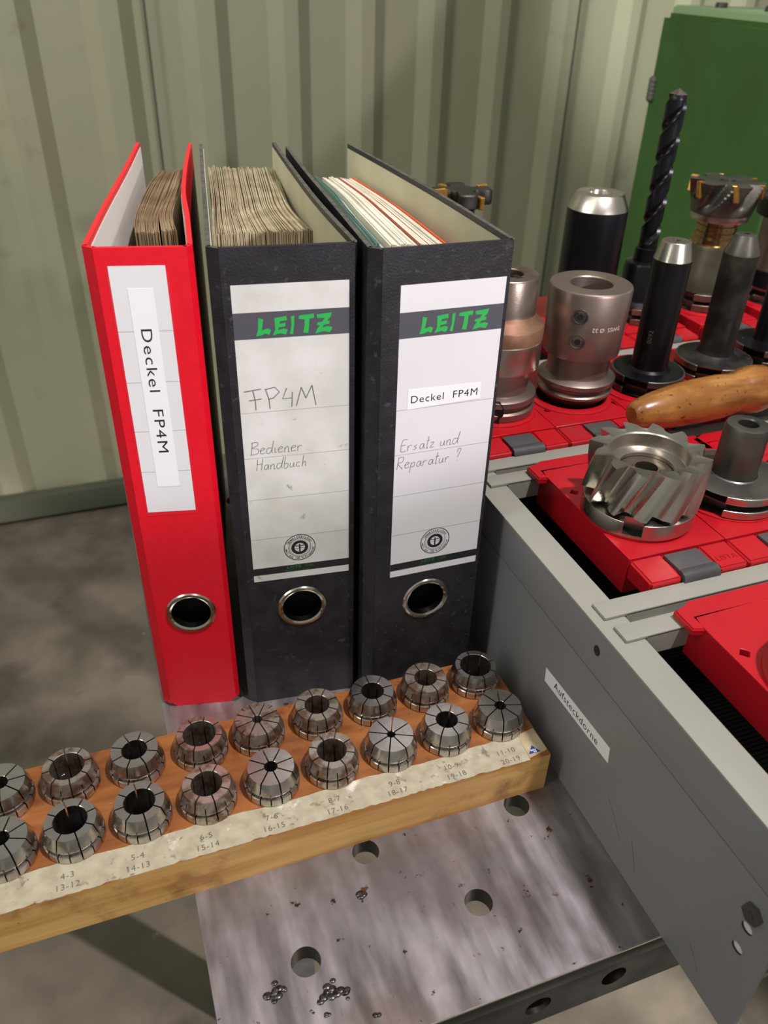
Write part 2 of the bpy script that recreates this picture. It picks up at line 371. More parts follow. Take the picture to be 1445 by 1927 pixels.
pts = [(BU0, 0.1)] + [(BU0 + (BU1 - 14 - BU0) * i / 120, rnd.choice((0, 0, 0, 0.4, 0.8)) + 0.1) for i in range(1, 121)] + [(BU1 - 13, 20.2)] + [(BU1 - 14 - (BU1 - 14 - BU0) * i / 60, 19.6 + rnd.uniform(-.35, .35) + 0.6 * math.sin(i * .4)) for i in range(0, 61)]
fr_poly(bm, TF, pts, 0.15, 0.05); tp = finish(bm, 'tape_strip', 'tape', wb, label='grubby white paper tape with printed size numbers')
bm = bmesh.new(); fr_poly(bm, TF, [(BU1 - 13.6, 1.5), (BU1 - 1.8, 3.6), (BU1 - .2, 4.5), (BU1 - .8, 22), (BU1 - 13, 20)], 0.12, 0.04); finish(bm, 'tape_end', 'tape_edge', wb, label='yellowed end of the tape')
nums = [('4-3', '13-12'), ('5-4', '14-13'), ('6-5', '15-14'), ('7-6', '16-15'), ('8-7', '17-16'), ('9-8', '18-17'), ('10-9', '19-18'), ('11-10', '20-19')]
pos = [((127, 1648), (127, 1668)), ((259, 1612), (260, 1632)), ((388, 1574), (391, 1593)), ((511, 1538), (516, 1557)), ((629, 1505), (635, 1524)), ((742, 1474), (748, 1490)), ((849, 1443), (859, 1459)), ((951, 1415), (961, 1431))]
for (a, b), (pa, pb) in zip(nums, pos):
    for s_, pp in ((a, pa), (b, pb)):
        q = ray_z(pp[0], pp[1], BZ); bm = bmesh.new(); fr_text(bm, TF, s_, 5.0, q.x, q.y - BV0 - 1.6, 0.2, align='CENTER', spacing=1.12); finish(bm, 'printed_number', 'ink_grey', tp)
bm = bmesh.new()
tri = [ray_z(x, y, BZ) for x, y in ((995, 1420), (1017, 1414), (1000, 1403))]
fr_poly(bm, TF, [(q.x, q.y - BV0) for q in tri], 0.06, 0.22); st = finish(bm, 'triangle_sticker', 'blue', wb, label='small dark blue triangle sticker')
bm = bmesh.new(); c = sum(tri, Vector()) / 3
for i in range(4): fr_rect(bm, TF, c.x - 2 + i * 1.0, c.x - 1.4 + i * 1.0, c.y - BV0 - .2, c.y - BV0 + .9, .03, .29)
for i in range(2): fr_rect(bm, TF, c.x - 0.6 + i * 1.2, c.x + .2 + i * 1.2, c.y - BV0 - 1.5, c.y - BV0 - .6, .03, .29)
finish(bm, 'lettering', 'strip_white', st)
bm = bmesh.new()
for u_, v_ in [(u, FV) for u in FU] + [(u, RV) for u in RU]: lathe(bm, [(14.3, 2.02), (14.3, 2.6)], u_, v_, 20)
finish(bm, 'bore_shade_discs', 'dark', wb, kind='stuff')  # black discs that paint the shade at the bottom of the bores
# loose swarf and chips on the block
bm = bmesh.new(); rnd = random.Random(11)
for i in range(170):
    x, y = rnd.uniform(BU0 + 3, BU1 - 3), rnd.uniform(BV0 + 20, BV1 - 2)
    q = bmesh.ops.create_icosphere(bm, subdivisions=1, radius=1); s = rnd.uniform(.15, .5)
    for v in q['verts']: v.co = Vector((x + v.co.x * s * rnd.uniform(.8, 2), y + v.co.y * s, BZ + .1 + v.co.z * s * .4))
finish(bm, 'metal_chips', 'collet', wb, kind='stuff')

# ------------------------------------------------------------------ collets
def collet_mesh(bm, cx, cy, bore, rot, zsec, zt=48.2, extra=False):
    rb = bore / 2
    R = 16.3
    prof = [(rb, 3.0), (max(9.0, rb + 1.2), 3.0), (12.5, 14.0), (14.3, BZ - 1.5), (15.9, BZ + 0.2), (R, BZ + .7), (R, BZ + 5.2), (R - .4, BZ + 5.7), (R - 2.3, BZ + 5.9), (R - 2.3, BZ + 8.0), (R - .6, BZ + 8.3), (R - .3, BZ + 9.2), (13.5, zt), (rb + .3, zt), (rb, zt - .3), (rb, zt - 9)]
    wd = 0.40; rows = []          # (r, z, cut) ; cut = depth of the short slit in the middle of the jaw
    outer = [q for q in prof if q[0] > rb + .6 and q[1] < zt - .2]
    def crossing():
        out = []
        for k, (r, z) in enumerate(prof):
            if k and prof[k - 1][1] < zsec < z and r > rb + .6:
                t = (zsec - prof[k - 1][1]) / (z - prof[k - 1][1]); rr = prof[k - 1][0] + (r - prof[k - 1][0]) * t
                out += [(rr, zsec - .01, 1), (rr, zsec + .01, 0)]
            out.append((r, z, 1 if (z < zsec and r > rb + .6) else (1 if extra and rb + 3 < r and z < zt + .1 and z > zsec else 0)))
        return out
    rows = crossing()
    for s in range(8):
        a0, a1 = rot + 2 * PI * s / 8, rot + 2 * PI * (s + 1) / 8; am = (a0 + a1) / 2; grid = []
        for (r, z, cut) in rows + [rows[0]]:
            d = math.asin(min(.9, wd / max(r, 1.0))); b0, b1 = a0 + d, a1 - d
            if b1 < b0: b0 = b1 = am
            g = (.34 / r) if cut else .0005
            if b0 > am - g - .01: g = 0.0002
            dep = 3.0 if (cut and r > rb + 3.2) else 0.0
            cols = [(r, b0), (r, (b0 * 2 + am - g) / 3), (r, (b0 + (am - g) * 2) / 3), (r, am - g), (r - dep, am - g), (r - dep, am + g), (r, am + g), (r, ((am + g) * 2 + b1) / 3), (r, (am + g + b1 * 2) / 3), (r, b1)]
            grid.append([bm.verts.new((cx + q * math.cos(b), cy + q * math.sin(b), z)) for q, b in cols])
        nc = len(grid[0])
        for A, B2 in zip(grid, grid[1:]):
            for t in range(nc - 1): bm.faces.new((A[t], A[t + 1], B2[t + 1], B2[t]))
        for t in (0, nc - 1):
            ring = [g_[t] for g_ in grid[:-1]]; bm.faces.new(ring if t else ring[::-1])
    bmesh.ops.remove_doubles(bm, verts=bm.verts, dist=0.004)
    bmesh.ops.dissolve_degenerate(bm, edges=bm.edges, dist=0.004)
FB = [(9, 'plain'), (17.8, 'plain'), (17, 'plain'), (17.3, 'r'), (7.5, 'plain'), (17.4, 'r'), (4.9, 'plain'), (13.4, 'plain'), (7.2, 'plain')]
RB = [(9, 'plain'), (19, 'r'), (14.5, 'plain'), (19.4, 'r'), (6, 'x'), (15.5, 'r'), (14.4, 'plain'), (14.7, 'r'), (20.4, 'plain')]
ordn = ['leftmost', 'second from the left', 'third from the left', 'fourth from the left', 'fifth from the left', 'fourth from the right', 'third from the right', 'second from the right', 'rightmost']
desc = {('F', 0): 'bright steel collet with small bore cut by the left picture edge, front row', ('R', 0): 'bright steel collet with small bore cut by the left picture edge, rear row'}
for row, us, vv, bl in (('F', FU, FV, FB), ('R', RU, RV, RB)):
    for i, (u, (bore, kd)) in enumerate(zip(us, bl)):
        bm = bmesh.new()
        collet_mesh(bm, u, vv, bore, random.Random(i * 7 + (row == 'R')).uniform(0.0, 0.4) + (0.1 if row == 'F' else 0), BZ + (10.2 if kd != 'r' else 12.8), extra=(kd == 'x'))
        o = finish(bm, 'collet', 'collet_rusty' if kd in 'rx' else 'collet', sharp=15)
        size = 'tiny' if bore < 8 else ('small' if bore < 12 else ('medium' if bore < 16 else 'wide'))
        lb = desc.get((row, i)) or '%s steel collet with %s bore, %s in the %s row' % ('stained' if kd == 'r' else ('many-slitted' if kd == 'x' else 'bright'), size, ordn[i], 'front' if row == 'F' else 'rear')
        # origin at its own seat
        base = Vector((u, vv, BZ)) * 0.001
        o.data.transform(Matrix.Translation(-base)); o.location = base
        tag(o, lb, 'collet', 'spring collets in the wooden block')

# ------------------------------------------------------------------ lever arch binders
def arc_pts(cx, cy, r, a0, a1, n):
    return [(cx + r * math.cos(a0 + (a1 - a0) * i / (n - 1)), cy + r * math.sin(a0 + (a1 - a0) * i / (n - 1))) for i in range(n)]
def binder(label, spine_l, spine_r, fold_l, fold_r, left, right, cover, edge, liner, hole_r, hz, H=318, th=2.6, cut=0):
    o = thing('lever_arch_binder', label, 'binder', ((spine_l[0] + spine_r[0]) / 2, (spine_l[1] + spine_r[1]) / 2 + 40, 0), 'lever arch binders')
    L, Rr = Vector(spine_l), Vector(spine_r); X = (Rr - L).normalized(); wd = (Rr - L).length
    fr = Frame((L.x, L.y, 0), (X.x, X.y, 0), (0, 0, 1))   # normal points to the viewer
    bm = bmesh.new(); hc = wd / 2
    c = cut
    outl = [(0 + c, 0), (wd - c, 0), (wd, c), (wd, H), (0, H), (0, c)] if c else [(0, 0), (wd, 0), (wd, H), (0, H)]
    holed(bm, outl, [circ(hc, hz, hole_r, 40)], -th, 0, lambda x, y, z: fr(x, y, z))
    sp = finish(bm, 'spine', None, o, mats=[cover, 'dark_inside'])
    # ring
    bm = bmesh.new(); n = 48; prof = [(hole_r - 2.6, -4.0), (hole_r - 1.9, 0.3), (hole_r - .6, 1.1), (hole_r + .9, 1.0), (hole_r + 1.6, 0.1), (hole_r + .6, -.2), (hole_r - .6, -4)]
    rg = [[bm.verts.new(fr(hc + r * math.cos(2 * PI * i / n), hz + r * math.sin(2 * PI * i / n), z)) for i in range(n)] for r, z in prof]
    for a, b in zip(rg, rg[1:]):
        for i in range(n): bm.faces.new((a[i], a[(i + 1) % n], b[(i + 1) % n], b[i]))
    finish(bm, 'finger_ring', 'chrome', sp, label='bright nickel ring')
    # covers with their creased folds
    for nm, f0, ln, sd in (('front_cover', fold_l, left, 1), ('back_cover', fold_r, right, -1)):
        pts = smooth_line(ln, 5)
        edge_s = L if sd == 1 else Rr
        bm = bmesh.new()
        line = [Vector(edge_s), Vector(f0)] + [p for p in pts[1:]] if False else [Vector(f0)] + pts
        sheet(bm, [Vector(edge_s) + (Vector(f0) - Vector(edge_s)) * .02] + line, th, 0.6 if not c else c * .6, H, sd)
        cv = finish(bm, nm, None, o, mats=[cover, edge]); 
        for p in cv.data.polygons:
            if p.normal.z > .8: p.material_index = 1
        bm = bmesh.new()
        inn = [pts[0] + (pts[1] - pts[0]) * .3] + pts[1:-1] + [pts[-1] + (pts[-2] - pts[-1]) * .06]
        off = []
        for i in range(len(inn)):
            d = (inn[min(i + 1, len(inn) - 1)] - inn[max(i - 1, 0)]).normalized(); off.append(inn[i] + Vector((d.y, -d.x)) * (th + .02) * sd)
        sheet(bm, off, 0.5, 3, H - 3.2, sd); finish(bm, 'cover_liner', liner, cv, label='pale inside lining of the cover')
    # inside floor of the spine
    bm = bmesh.new(); fr_rect(bm, fr, 2, wd - 2, hz + 30, H - 4, .4, -th - .5); finish(bm, 'spine_liner', liner, sp)
    bm = bmesh.new(); fr_rect(bm, fr, 2, wd - 2, 4, hz + 29, .4, -th - 16); finish(bm, 'hole_shade_sheet', 'dark_inside', sp)  # dark sheet added behind the finger hole, standing for the shade inside
    return o, sp, fr, wd
def pages(parent, left, right, n, z1, m, t0=0.0, t1=1.0, seed=1, zj=1.2, vj=5, name='paper_stack', th=None, label=None, wob=1.0, z0=14, kind='stuff'):
    rnd = random.Random(seed); bm = bmesh.new()
    Lp = smooth_line(left, 5); Rp = smooth_line(right, 5); m_ = min(len(Lp), len(Rp))
    wdt = (Vector(right[0]) - Vector(left[0])).length / n * (t1 - t0) if th is None else th
    for i in range(n):
        t = t0 + (t1 - t0) * (i + .5) / n; ph = rnd.uniform(0, 6); amp = rnd.uniform(0, .5) * wob
        dv0, dv1 = rnd.uniform(-.8, .8), rnd.uniform(-vj, vj * .6)
        ln = []
        for k in range(m_):
            q = Lp[k].lerp(Rp[k], t); s = k / (m_ - 1)
            q = Vector((q.x + amp * math.sin(s * 9 + ph * .3 + i * .15), q.y + dv0 * (1 - s) + dv1 * s)); ln.append(q)
        zz = z1 + rnd.uniform(-zj, zj)
        sheet(bm, ln, wdt * rnd.uniform(.72, .98), z0, zz, 1, zz + rnd.uniform(-1, 1) * zj)
    return finish(bm, name, m, parent, kind=kind, sharp=40, label=label)

def leitz_word(bm, fr, x0, y0, s, base):
    """brush-cut capitals L E I T Z, drawn as polygons in unit letter boxes"""
    G = [[(.22, 1.0), (.52, .93), (.40, .30), (.80, .40), (.98, .30), (.86, .02), (.62, .12), (.34, .02), (.02, .0), (.16, .34)],
         [(.18, .96), (.92, 1.04), (.96, .80), (.50, .76), (.48, .62), (.86, .66), (.84, .46), (.42, .42), (.38, .26), (.72, .34), (.98, .26), (.84, -.02), (.50, .08), (.04, -.02), (.20, .30)],
         [(.28, 1.0), (.66, 1.04), (.60, .50), (.44, -.04), (.10, .02), (.30, .46)],
         [(.02, .84), (.06, 1.02), (.98, 1.08), (1.0, .84), (.70, .82), (.66, .36), (.60, .0), (.28, .04), (.38, .40), (.40, .80)],
         [(.10, 1.02), (.96, 1.10), (.90, .86), (.68, .62), (.84, .62), (.82, .46), (.52, .42), (.40, .26), (.74, .32), (1.0, .24), (.84, -.04), (.48, .04), (.0, -.06), (.12, .20), (.28, .40), (.10, .40), (.14, .56), (.42, .60), (.56, .80), (.14, .82)]]
    W = [.86, .88, .50, .88, .98]; x = x0
    for g, wd in zip(G, W):
        fr_poly(bm, fr, [(x + a * s * wd, y0 + b * s) for a, b in g], .04, base); x += s * wd * 1.0 + s * .04
def spine_label(parent, fr, x0, z0, z1, m, wd=60.4):
    bm = bmesh.new(); fr_rect(bm, fr, x0, x0 + wd, z0, z1, .15, .02); lb = finish(bm, 'spine_label', m, parent)
    bm = bmesh.new(); fr_rect(bm, fr, x0, x0 + wd, z1 - 29, z1 - 14.6, .03, .18); bd = finish(bm, 'printed_band', 'band', lb)
    bm = bmesh.new(); fr_rect(bm, fr, x0, x0 + wd, z0 + 5, z0 + 10.4, .03, .18); finish(bm, 'printed_band', 'band_dark', lb, label='thin black band near the foot')
    for z in (227.5, 198.5, 170, 141):
        bm = bmesh.new(); fr_rect(bm, fr, x0, x0 + wd, z - .12, z + .12, .03, .18); finish(bm, 'rule_line', 'print_grey', lb)
    bm = bmesh.new(); leitz_word(bm, fr, x0 + 11.2, z1 - 27.4, 9.6, .23)
    finish(bm, 'brush_lettering', 'green_print', lb, smooth=False)
    bm = bmesh.new(); leitz_word(bm, fr, x0 + 21, z0 + 7.6, 2.2, .23); fr_text(bm, fr, '1080', 3.0, x0 + 32.5, z0 + 7.6, .22); fr_text(bm, fr, 'Made in Germany', 2.0, x0 + 20, z0 + 5.4, .22, spacing=1.1)
    finish(bm, 'small_lettering', 'green_print_dark', lb)
    # eco emblem
    cx, cz = x0 + 29.8, z0 + 23.4
    bm = bmesh.new()
    def ring(r0, r1, n=56):
        a = [bm.verts.new(fr(cx + r0 * math.cos(2 * PI * i / n), cz + r0 * math.sin(2 * PI * i / n), .22)) for i in range(n)]
        b = [bm.verts.new(fr(cx + r1 * math.cos(2 * PI * i / n), cz + r1 * math.sin(2 * PI * i / n), .22)) for i in range(n)]
        for i in range(n): bm.faces.new((a[i], a[(i + 1) % n], b[(i + 1) % n], b[i]))
    ring(9.5, 10.0); ring(6.95, 7.2); ring(3.3, 5.3)
    T = 'Umweltzeichen'
    for i, ch in enumerate(T):
        a = math.radians(150 - i * 10); fr_text(bm, fr, ch, 2.5, cx + 7.5 * math.cos(a), cz + 7.5 * math.sin(a), .2, ang=a - PI / 2, align='CENTER', bold=.02)
    T = 'weil aus 100 % Altpapier'
    for i, ch in enumerate(T):
        a = math.radians(180 + 6 + i * 7.3); fr_text(bm, fr, ch, 2.3, cx + 9.1 * math.cos(a), cz + 9.1 * math.sin(a), .2, ang=a + PI / 2, align='CENTER', bold=.02)
    for i in range(26):           # laurel leaves
        a = math.radians(-70 + i * 12.8) + PI / 2 + math.radians(20)
        for rr, da in ((5.7, .0), (6.3, .1)):
            x, z = cx + rr * math.cos(a + da), cz + rr * math.sin(a + da); t = a + .8
            fr_poly(bm, fr, [(x, z), (x + .5 * math.cos(t) - .14 * math.sin(t), z + .5 * math.sin(t) + .14 * math.cos(t)), (x + .95 * math.cos(t), z + .95 * math.sin(t)), (x + .5 * math.cos(t) + .14 * math.sin(t), z + .5 * math.sin(t) - .14 * math.cos(t))], .03, .2)
    # little figure with spread arms
    fr_poly(bm, fr, circ(cx, cz + 2.0, .55, 12), .03, .2)
    fr_poly(bm, fr, [(cx - 2.9, cz + 1.7), (cx - 2.7, cz + 1.1), (cx - .5, cz + .9), (cx - .45, cz - 3.2), (cx + .45, cz - 3.2), (cx + .5, cz + .9), (cx + 2.7, cz + 1.1), (cx + 2.9, cz + 1.7), (cx, cz + 1.4)], .03, .2)
    fr_strokes(bm, fr, [[(cx - 3.6, cz - .5), (cx + 3.6, cz - .5)]], .2, .22)
    finish(bm, 'round_emblem', 'ink', lb, smooth=False)
    return lb

# red binder
rb_, rsp, rfr, rw = binder('narrow red plastic lever arch binder with a vertical white label', (3.0, 416.6), (46.8, 407.7), (-1.6, 422.5), (50.3, 411.5),
    [(-1.6, 422.5), (12.5, 500), (34, 610), (51, 703)], [(50.3, 411.5), (57.5, 470), (64, 530), (77, 610), (92, 692)], 'red_cover', 'red_cover', 'liner_white', 14.4, 84.5, cut=4)
bm = bmesh.new(); fr_rect(bm, rfr, 4.6, 34.6, 161.5, 306, .12, .02); slv = finish(bm, 'label_sleeve', 'sleeve', rsp, label='clear plastic label sleeve')
bm = bmesh.new(); fr_rect(bm, rfr, 5.8, 33.4, 164.0, 309.2, .12, .15); rl = finish(bm, 'spine_label', 'label_white', rsp, label='plain white card label with grey lines')
for z in (275.5, 247, 217.5, 191.5):
    bm = bmesh.new(); fr_rect(bm, rfr, 5.8, 33.4, z - .12, z + .12, .03, .28); finish(bm, 'rule_line', 'print_grey', rl)
bm = bmesh.new(); fr_rect(bm, rfr, 13.6, 26.2, 181.5, 298, .08, .33); rs = finish(bm, 'name_strip', 'strip_white', rl)
bm = bmesh.new(); fr_text(bm, rfr, 'Deckel  FP4M', 8.0, 17.2, 277.5, .42, ang=-PI / 2, spacing=1.16, bold=0.0, sx=1.42)
finish(bm, 'printed_name', 'ink', rs)
pages(rb_, [(29, 521), (34, 562), (51, 652), (66, 700)], [(44, 518), (49, 560), (64, 630), (78, 698)], 20, 297, 'paper_brown', seed=2, vj=3, zj=.6, name='paper_stack')
pages(rb_, [(44.6, 517), (49.6, 560), (65, 630), (78.6, 697)], [(54, 515), (57.5, 560), (71.5, 628), (85.5, 696)], 14, 298.5, 'paper_brown', seed=5, vj=3, zj=.6, name='paper_stack')

# middle black binder
mb, msp, mfr, mw = binder('black marbled lever arch binder with a grubby handwritten label, middle of the three', (61.0, 401.2), (129.4, 393.9), (55.6, 406), (131.4, 397.0),
    [(55.6, 406), (70.5, 507), (84, 600), (97.0, 687)], [(131.4, 397.0), (137.2, 489), (147, 590), (157.2, 685)], 'black_cover', 'cover_edge', 'liner', 14.8, 83.5)
ml = spine_label(msp, mfr, 4.4, 108.3, 299.3, 'label_worn', 61.2)
x0 = 4.4
bm = bmesh.new()
fr_strokes(bm, mfr, [[(7, 240.5), (16.5, 241.5)], [(12, 241), (13, 234), (13, 229)], [(9.5, 235), (16.5, 235.6)],
    [(19, 240.8), (20.5, 235), (20.8, 229.2)], [(18.5, 241), (24, 242), (26.5, 239), (23, 235.6), (20, 235)],
    [(30.5, 241), (28, 234.6), (33.5, 234.8)], [(33.6, 238.5), (33.2, 233), (33, 229.4)],
    [(35.5, 229.6), (38.6, 240.8)], [(38.6, 240.8), (41, 234)], [(41, 234), (44.6, 241.5)], [(44.6, 241.5), (46.6, 229.2)]], .55, sm=False, base=.2)
finish(bm, 'pencil_lettering', 'pencil', ml, label='large pencilled letters')
def hand(bm, fr, s, x, y, h, w=.32, slant=.12):
    """simple joined handwriting"""
    A = {
     'B': [[(.1, 1), (.06, 0)], [(.0, .98), (.45, 1.0), (.5, .75), (.1, .55), (.55, .45), (.55, .1), (.0, 0)]],
     'e': [[(.0, .25), (.35, .38), (.25, .5), (.05, .35), (.1, .05), (.4, .08)]],
     'd': [[(.38, .45), (.1, .45), (.02, .15), (.2, .0), (.4, .3), (.5, 1.0), (.42, .2), (.5, .02)]],
     'i': [[(.05, .45), (.08, .05), (.2, .08)], [(.1, .72), (.13, .7)]],
     'n': [[(.02, .42), (.05, .0)], [(.05, .25), (.2, .46), (.3, .35), (.32, .02), (.42, .06)]],
     'r': [[(.02, .42), (.05, .0)], [(.05, .28), (.18, .45), (.34, .4)]],
     'H': [[(.02, 1), (.0, 0)], [(.42, 1), (.38, 0)], [(.0, .52), (.42, .55)]],
     'a': [[(.34, .42), (.08, .4), (.02, .12), (.2, .02), (.34, .4), (.34, .1), (.45, .05)]],
     'b': [[(.08, 1.0), (.04, .05), (.3, .05), (.32, .38), (.06, .36)]],
     'u': [[(.02, .42), (.04, .06), (.24, .08), (.32, .42), (.32, .08), (.42, .05)]],
     'c': [[(.3, .4), (.08, .4), (.04, .08), (.32, .06)]],
     'h': [[(.06, 1.0), (.03, 0)], [(.04, .26), (.2, .44), (.28, .3), (.3, .0)]],
     'E': [[(.45, .96), (.08, .9), (.03, .05), (.46, .04)], [(.05, .5), (.36, .54)]],
     's': [[(.26, .42), (.05, .32), (.24, .14), (.02, .03)]],
     't': [[(.14, .95), (.1, .05), (.22, .05)], [(.0, .6), (.28, .64)]],
     'z': [[(.0, .42), (.26, .42), (.02, .03), (.32, .05)]],
     'R': [[(.08, 1), (.04, 0)], [(.0, .96), (.42, .98), (.42, .6), (.06, .5), (.5, .0)]],
     'p': [[(.04, .42), (.0, -.4)], [(.04, .3), (.28, .44), (.3, .08), (.04, .08)]],
     '!': [[(.1, .7), (.16, 1.0), (.36, .95), (.3, .62), (.2, .3)], [(.16, .06), (.2, .04)]],
     ' ': []}
    for ch in s:
        L = A[ch]; fr_strokes(bm, fr, [[(x + (a + slant * b) * h * .95, y + b * h) for a, b in l] for l in L], w, base=.2)
        x += h * {'i': .26, ' ': .32, 'B': .66, 'H': .56, 'R': .6, 'E': .52, 'd': .56, 't': .34}.get(ch, .47)
bm = bmesh.new(); hand(bm, mfr, 'Bediener', 8, 200.8, 8.0); hand(bm, mfr, 'Handbuch', 11, 190.2, 7.6)
finish(bm, 'pencil_lettering', 'pencil', ml, label='Bediener Handbuch handwritten in thin pen')
pages(mb, [(73, 499), (80, 540), (88, 590), (103, 694)], [(134, 495), (134.8, 552), (143.5, 613), (155.5, 684)], 110, 299, 'paper_old', seed=3, vj=6, zj=.9, wob=.5)

# right black binder
bb, bsp, bfr, bw = binder('black marbled lever arch binder with a clean white label, rightmost of the three', (139.0, 379.0), (211.6, 378.4), (132.8, 384.6), (213.4, 381.4),
    [(132.8, 384.6), (141.6, 478), (151, 580), (160.2, 664)], [(213.4, 381.4), (216.4, 485), (216, 580), (214.5, 667)], 'black_cover', 'cover_edge', 'liner', 14.8, 84.3)
bl_ = spine_label(bsp, bfr, 10.2, 108.0, 299.0, 'label_white')
bm = bmesh.new(); fr_poly(bm, bfr, [(16.6, 227.4), (61.8, 228.6), (61.6, 238.8), (16.8, 239.8)], .08, .24); ns = finish(bm, 'name_strip', 'strip_white', bl_)
bm = bmesh.new(); fr_text(bm, bfr, 'Deckel  FP4M', 6.5, 18.2, 231.2, .34, spacing=1.12, bold=0.0, sx=1.02); finish(bm, 'printed_name', 'ink', ns)
bm = bmesh.new(); hand(bm, bfr, 'Ersatz und', 13.5, 200.5, 8.2); hand(bm, bfr, 'Reparatur !', 11.5, 188.8, 8.2)
finish(bm, 'pencil_lettering', 'pencil', bl_, label='Ersatz und Reparatur handwritten in thin pen')
Lb, Rb = [(164, 463), (172, 545), (178, 600), (181, 657)], [(207, 449), (210.2, 520), (211, 570), (209, 640)]
pages(bb, Lb, Rb, 6, 296, 'teal', 0.0, .06, seed=4, th=.3, name='divider_card', vj=8, kind='stuff', label='thin pale teal dividers')
pages(bb, Lb, Rb, 5, 293, 'liner_white', .06, .20, seed=9, th=.5, name='plastic_sleeve', vj=3, zj=2.5, kind='stuff')
tt = [(.20, .34), (.34, .48), (.49, .59), (.61, .71), (.73, .83), (.85, .93)]
for i, (a, b) in enumerate(tt): pages(bb, Lb, Rb, 6, 296 + (i % 2), 'paper_white', a, b, seed=20 + i, name='booklet', vj=2.5, zj=.5, wob=.3)
for t_, m_, h_ in ((.60, 'rust_line', 297.5), (.72, 'rust_line', 297), (.84, 'paper_grey', 296), (.945, 'orange', 298)):
    pages(bb, Lb, Rb, 1, h_, m_, t_ - .008, t_ + .008, seed=31, th=.9 if m_ == 'orange' else .6, name='divider_card', vj=1, zj=.1, wob=.1, kind=None, label={'rust_line': 'rust red divider', 'paper_grey': 'grey divider', 'orange': 'bright orange divider'}[m_])
bm = bmesh.new(); sheet(bm, smooth_line([(211.6, 452), (212.9, 520), (212.8, 640)], 4), .5, 14, 293, 1); finish(bm, 'divider_card', 'teal', bb, label='teal card divider')

# ------------------------------------------------------------------ grey drawer with its rails
DU0, DU1, DV0, DV1, DZ = 232, 800, 113, 775, 134
dr = thing('tool_drawer', 'grey enamelled steel drawer full of red tool carriers at the right of the table', 'drawer', (500, 440, 0))
bm = bmesh.new(); sdf = lambda x, y, z: Vector((DU0 + z, x, y))
holed(bm, [(DV0, 0.2), (DV0, 102), (DV1, 102), (DV1, 0.2)][::-1], [circ(128, 73.7, 3.4, 16, 0, 3.0), circ(128, 57, 3.4, 16, 0, 3.0)], 0, 2, sdf)
sd = finish(bm, 'side_panel', None, dr, mats=['grey_paint', 'groove'])
bm = bmesh.new(); box(bm, DU0 - .6, DU0 + 2, DV0, DV1, 103.2, DZ, .5)
up = finish(bm, 'upper_panel', 'grey_paint', dr)
bm = bmesh.new(); box(bm, DU0 + .4, DU0 + 1.8, DV0, DV1, 101.8, 103.4); finish(bm, 'seam', 'groove', dr)
bm = bmesh.new(); box(bm, DU0 - .9, DU0 + 19, DV0 + 4, DV1, DZ - 1, DZ + .8, .5); finish(bm, 'top_flange', 'grey_light', dr, label='pale scuffed top flange')
bm = bmesh.new(); 
for pv, pz, rx, rz in ((267.5, 120.3, 1.8, 3.4),):
    fr_ = Frame((DU0 - .7, pv, pz), (0, -1, 0), (0, 0, 1)); fr_poly(bm, fr_, circ(0, 0, rx * 1.6, 20, 0, rz), .06, 0)
    fr_poly(bm, fr_, [(x * .7 + .8, y * .8) for x, y in circ(0, 0, rx * 1.2, 16, 0, rz)], .05, .07)
finish(bm, 'slot_hole', 'groove', up)
for pz in (73.7, 57.0):
    fr_ = Frame((DU0 + 1.2, 128, pz), (0, -1, 0), (0, 0, 1)); bm = bmesh.new(); fr_poly(bm, fr_, circ(0, 0, 3.3, 18, 0, 2.9), .1, 0); finish(bm, 'bright_slot', 'slot_white', sd)
bm = bmesh.new(); fr_ = Frame((DU0, 128, 86), (0, -1, 0), (0, 0, 1)); fr_poly(bm, fr_, circ(0, 0, 5.4, 6, .3), 2.6, 0); fr_poly(bm, fr_, circ(0, 0, 1.7, 12), .4, 2.6); finish(bm, 'hex_bolt', 'grey_steel', dr)
# printed strip on the side
lf = Frame((DU0, 310.0, 66.5), (0, -1, 0.02), (0, 0.02, 1)); bm = bmesh.new(); fr_poly(bm, lf, [(0, -10.8), (72.2, -8.5), (71, 2.6), (-.6, 0)], .12, .02)
ls = finish(bm, 'name_strip', 'strip_white', dr, label='white printed strip')
bm = bmesh.new(); fr_text(bm, lf, 'Aufsteckdorne', 7.6, 10.5, -6.8, .16, spacing=1.10, bold=0.0, sx=1.0); finish(bm, 'printed_word', 'ink', ls)
for (a, b, c, d) in ((232, 40, 214, 22), (205, 33, 196, 14), (150, 22, 140, 12)):
    fs_ = Frame((DU0, 0, 0), (0, -1, 0), (0, 0, 1)); bm = bmesh.new(); fr_strokes(bm, fs_, [[(-a, b), (-(a + c) / 2, (b + d) / 2 + 1), (-c, d)]], .25, .03); finish(bm, 'scratch', 'groove', sd)
bm = bmesh.new(); box(bm, DU0 + 2, DU1, DV0 + 2, DV1 - 2, 50, 54); finish(bm, 'drawer_bottom', 'grey_paint', dr)
bm = bmesh.new()
for i in range(int((DV1 - DV0 - 8) / 3)): box(bm, DU0 + 4, DU1 - 4, DV0 + 5 + 3 * i, DV0 + 6.6 + 3 * i, 54.2, 56)
box(bm, DU0 + 4, DU1 - 4, DV0 + 4, DV1 - 4, 54, 54.6)
finish(bm, 'ribbed_mat', 'mat_black', dr, kind='stuff', smooth=False)
bm = bmesh.new(); box(bm, DU1, DU1 + 2, DV0, DV1, 0.2, DZ); finish(bm, 'side_panel', 'grey_paint', dr)
bm = bmesh.new(); box(bm, DU0 + 2, DU1, DV1 - 2, DV1, 0.2, DZ - 3); finish(bm, 'back_panel', 'grey_paint', dr)
ROW = 165.0
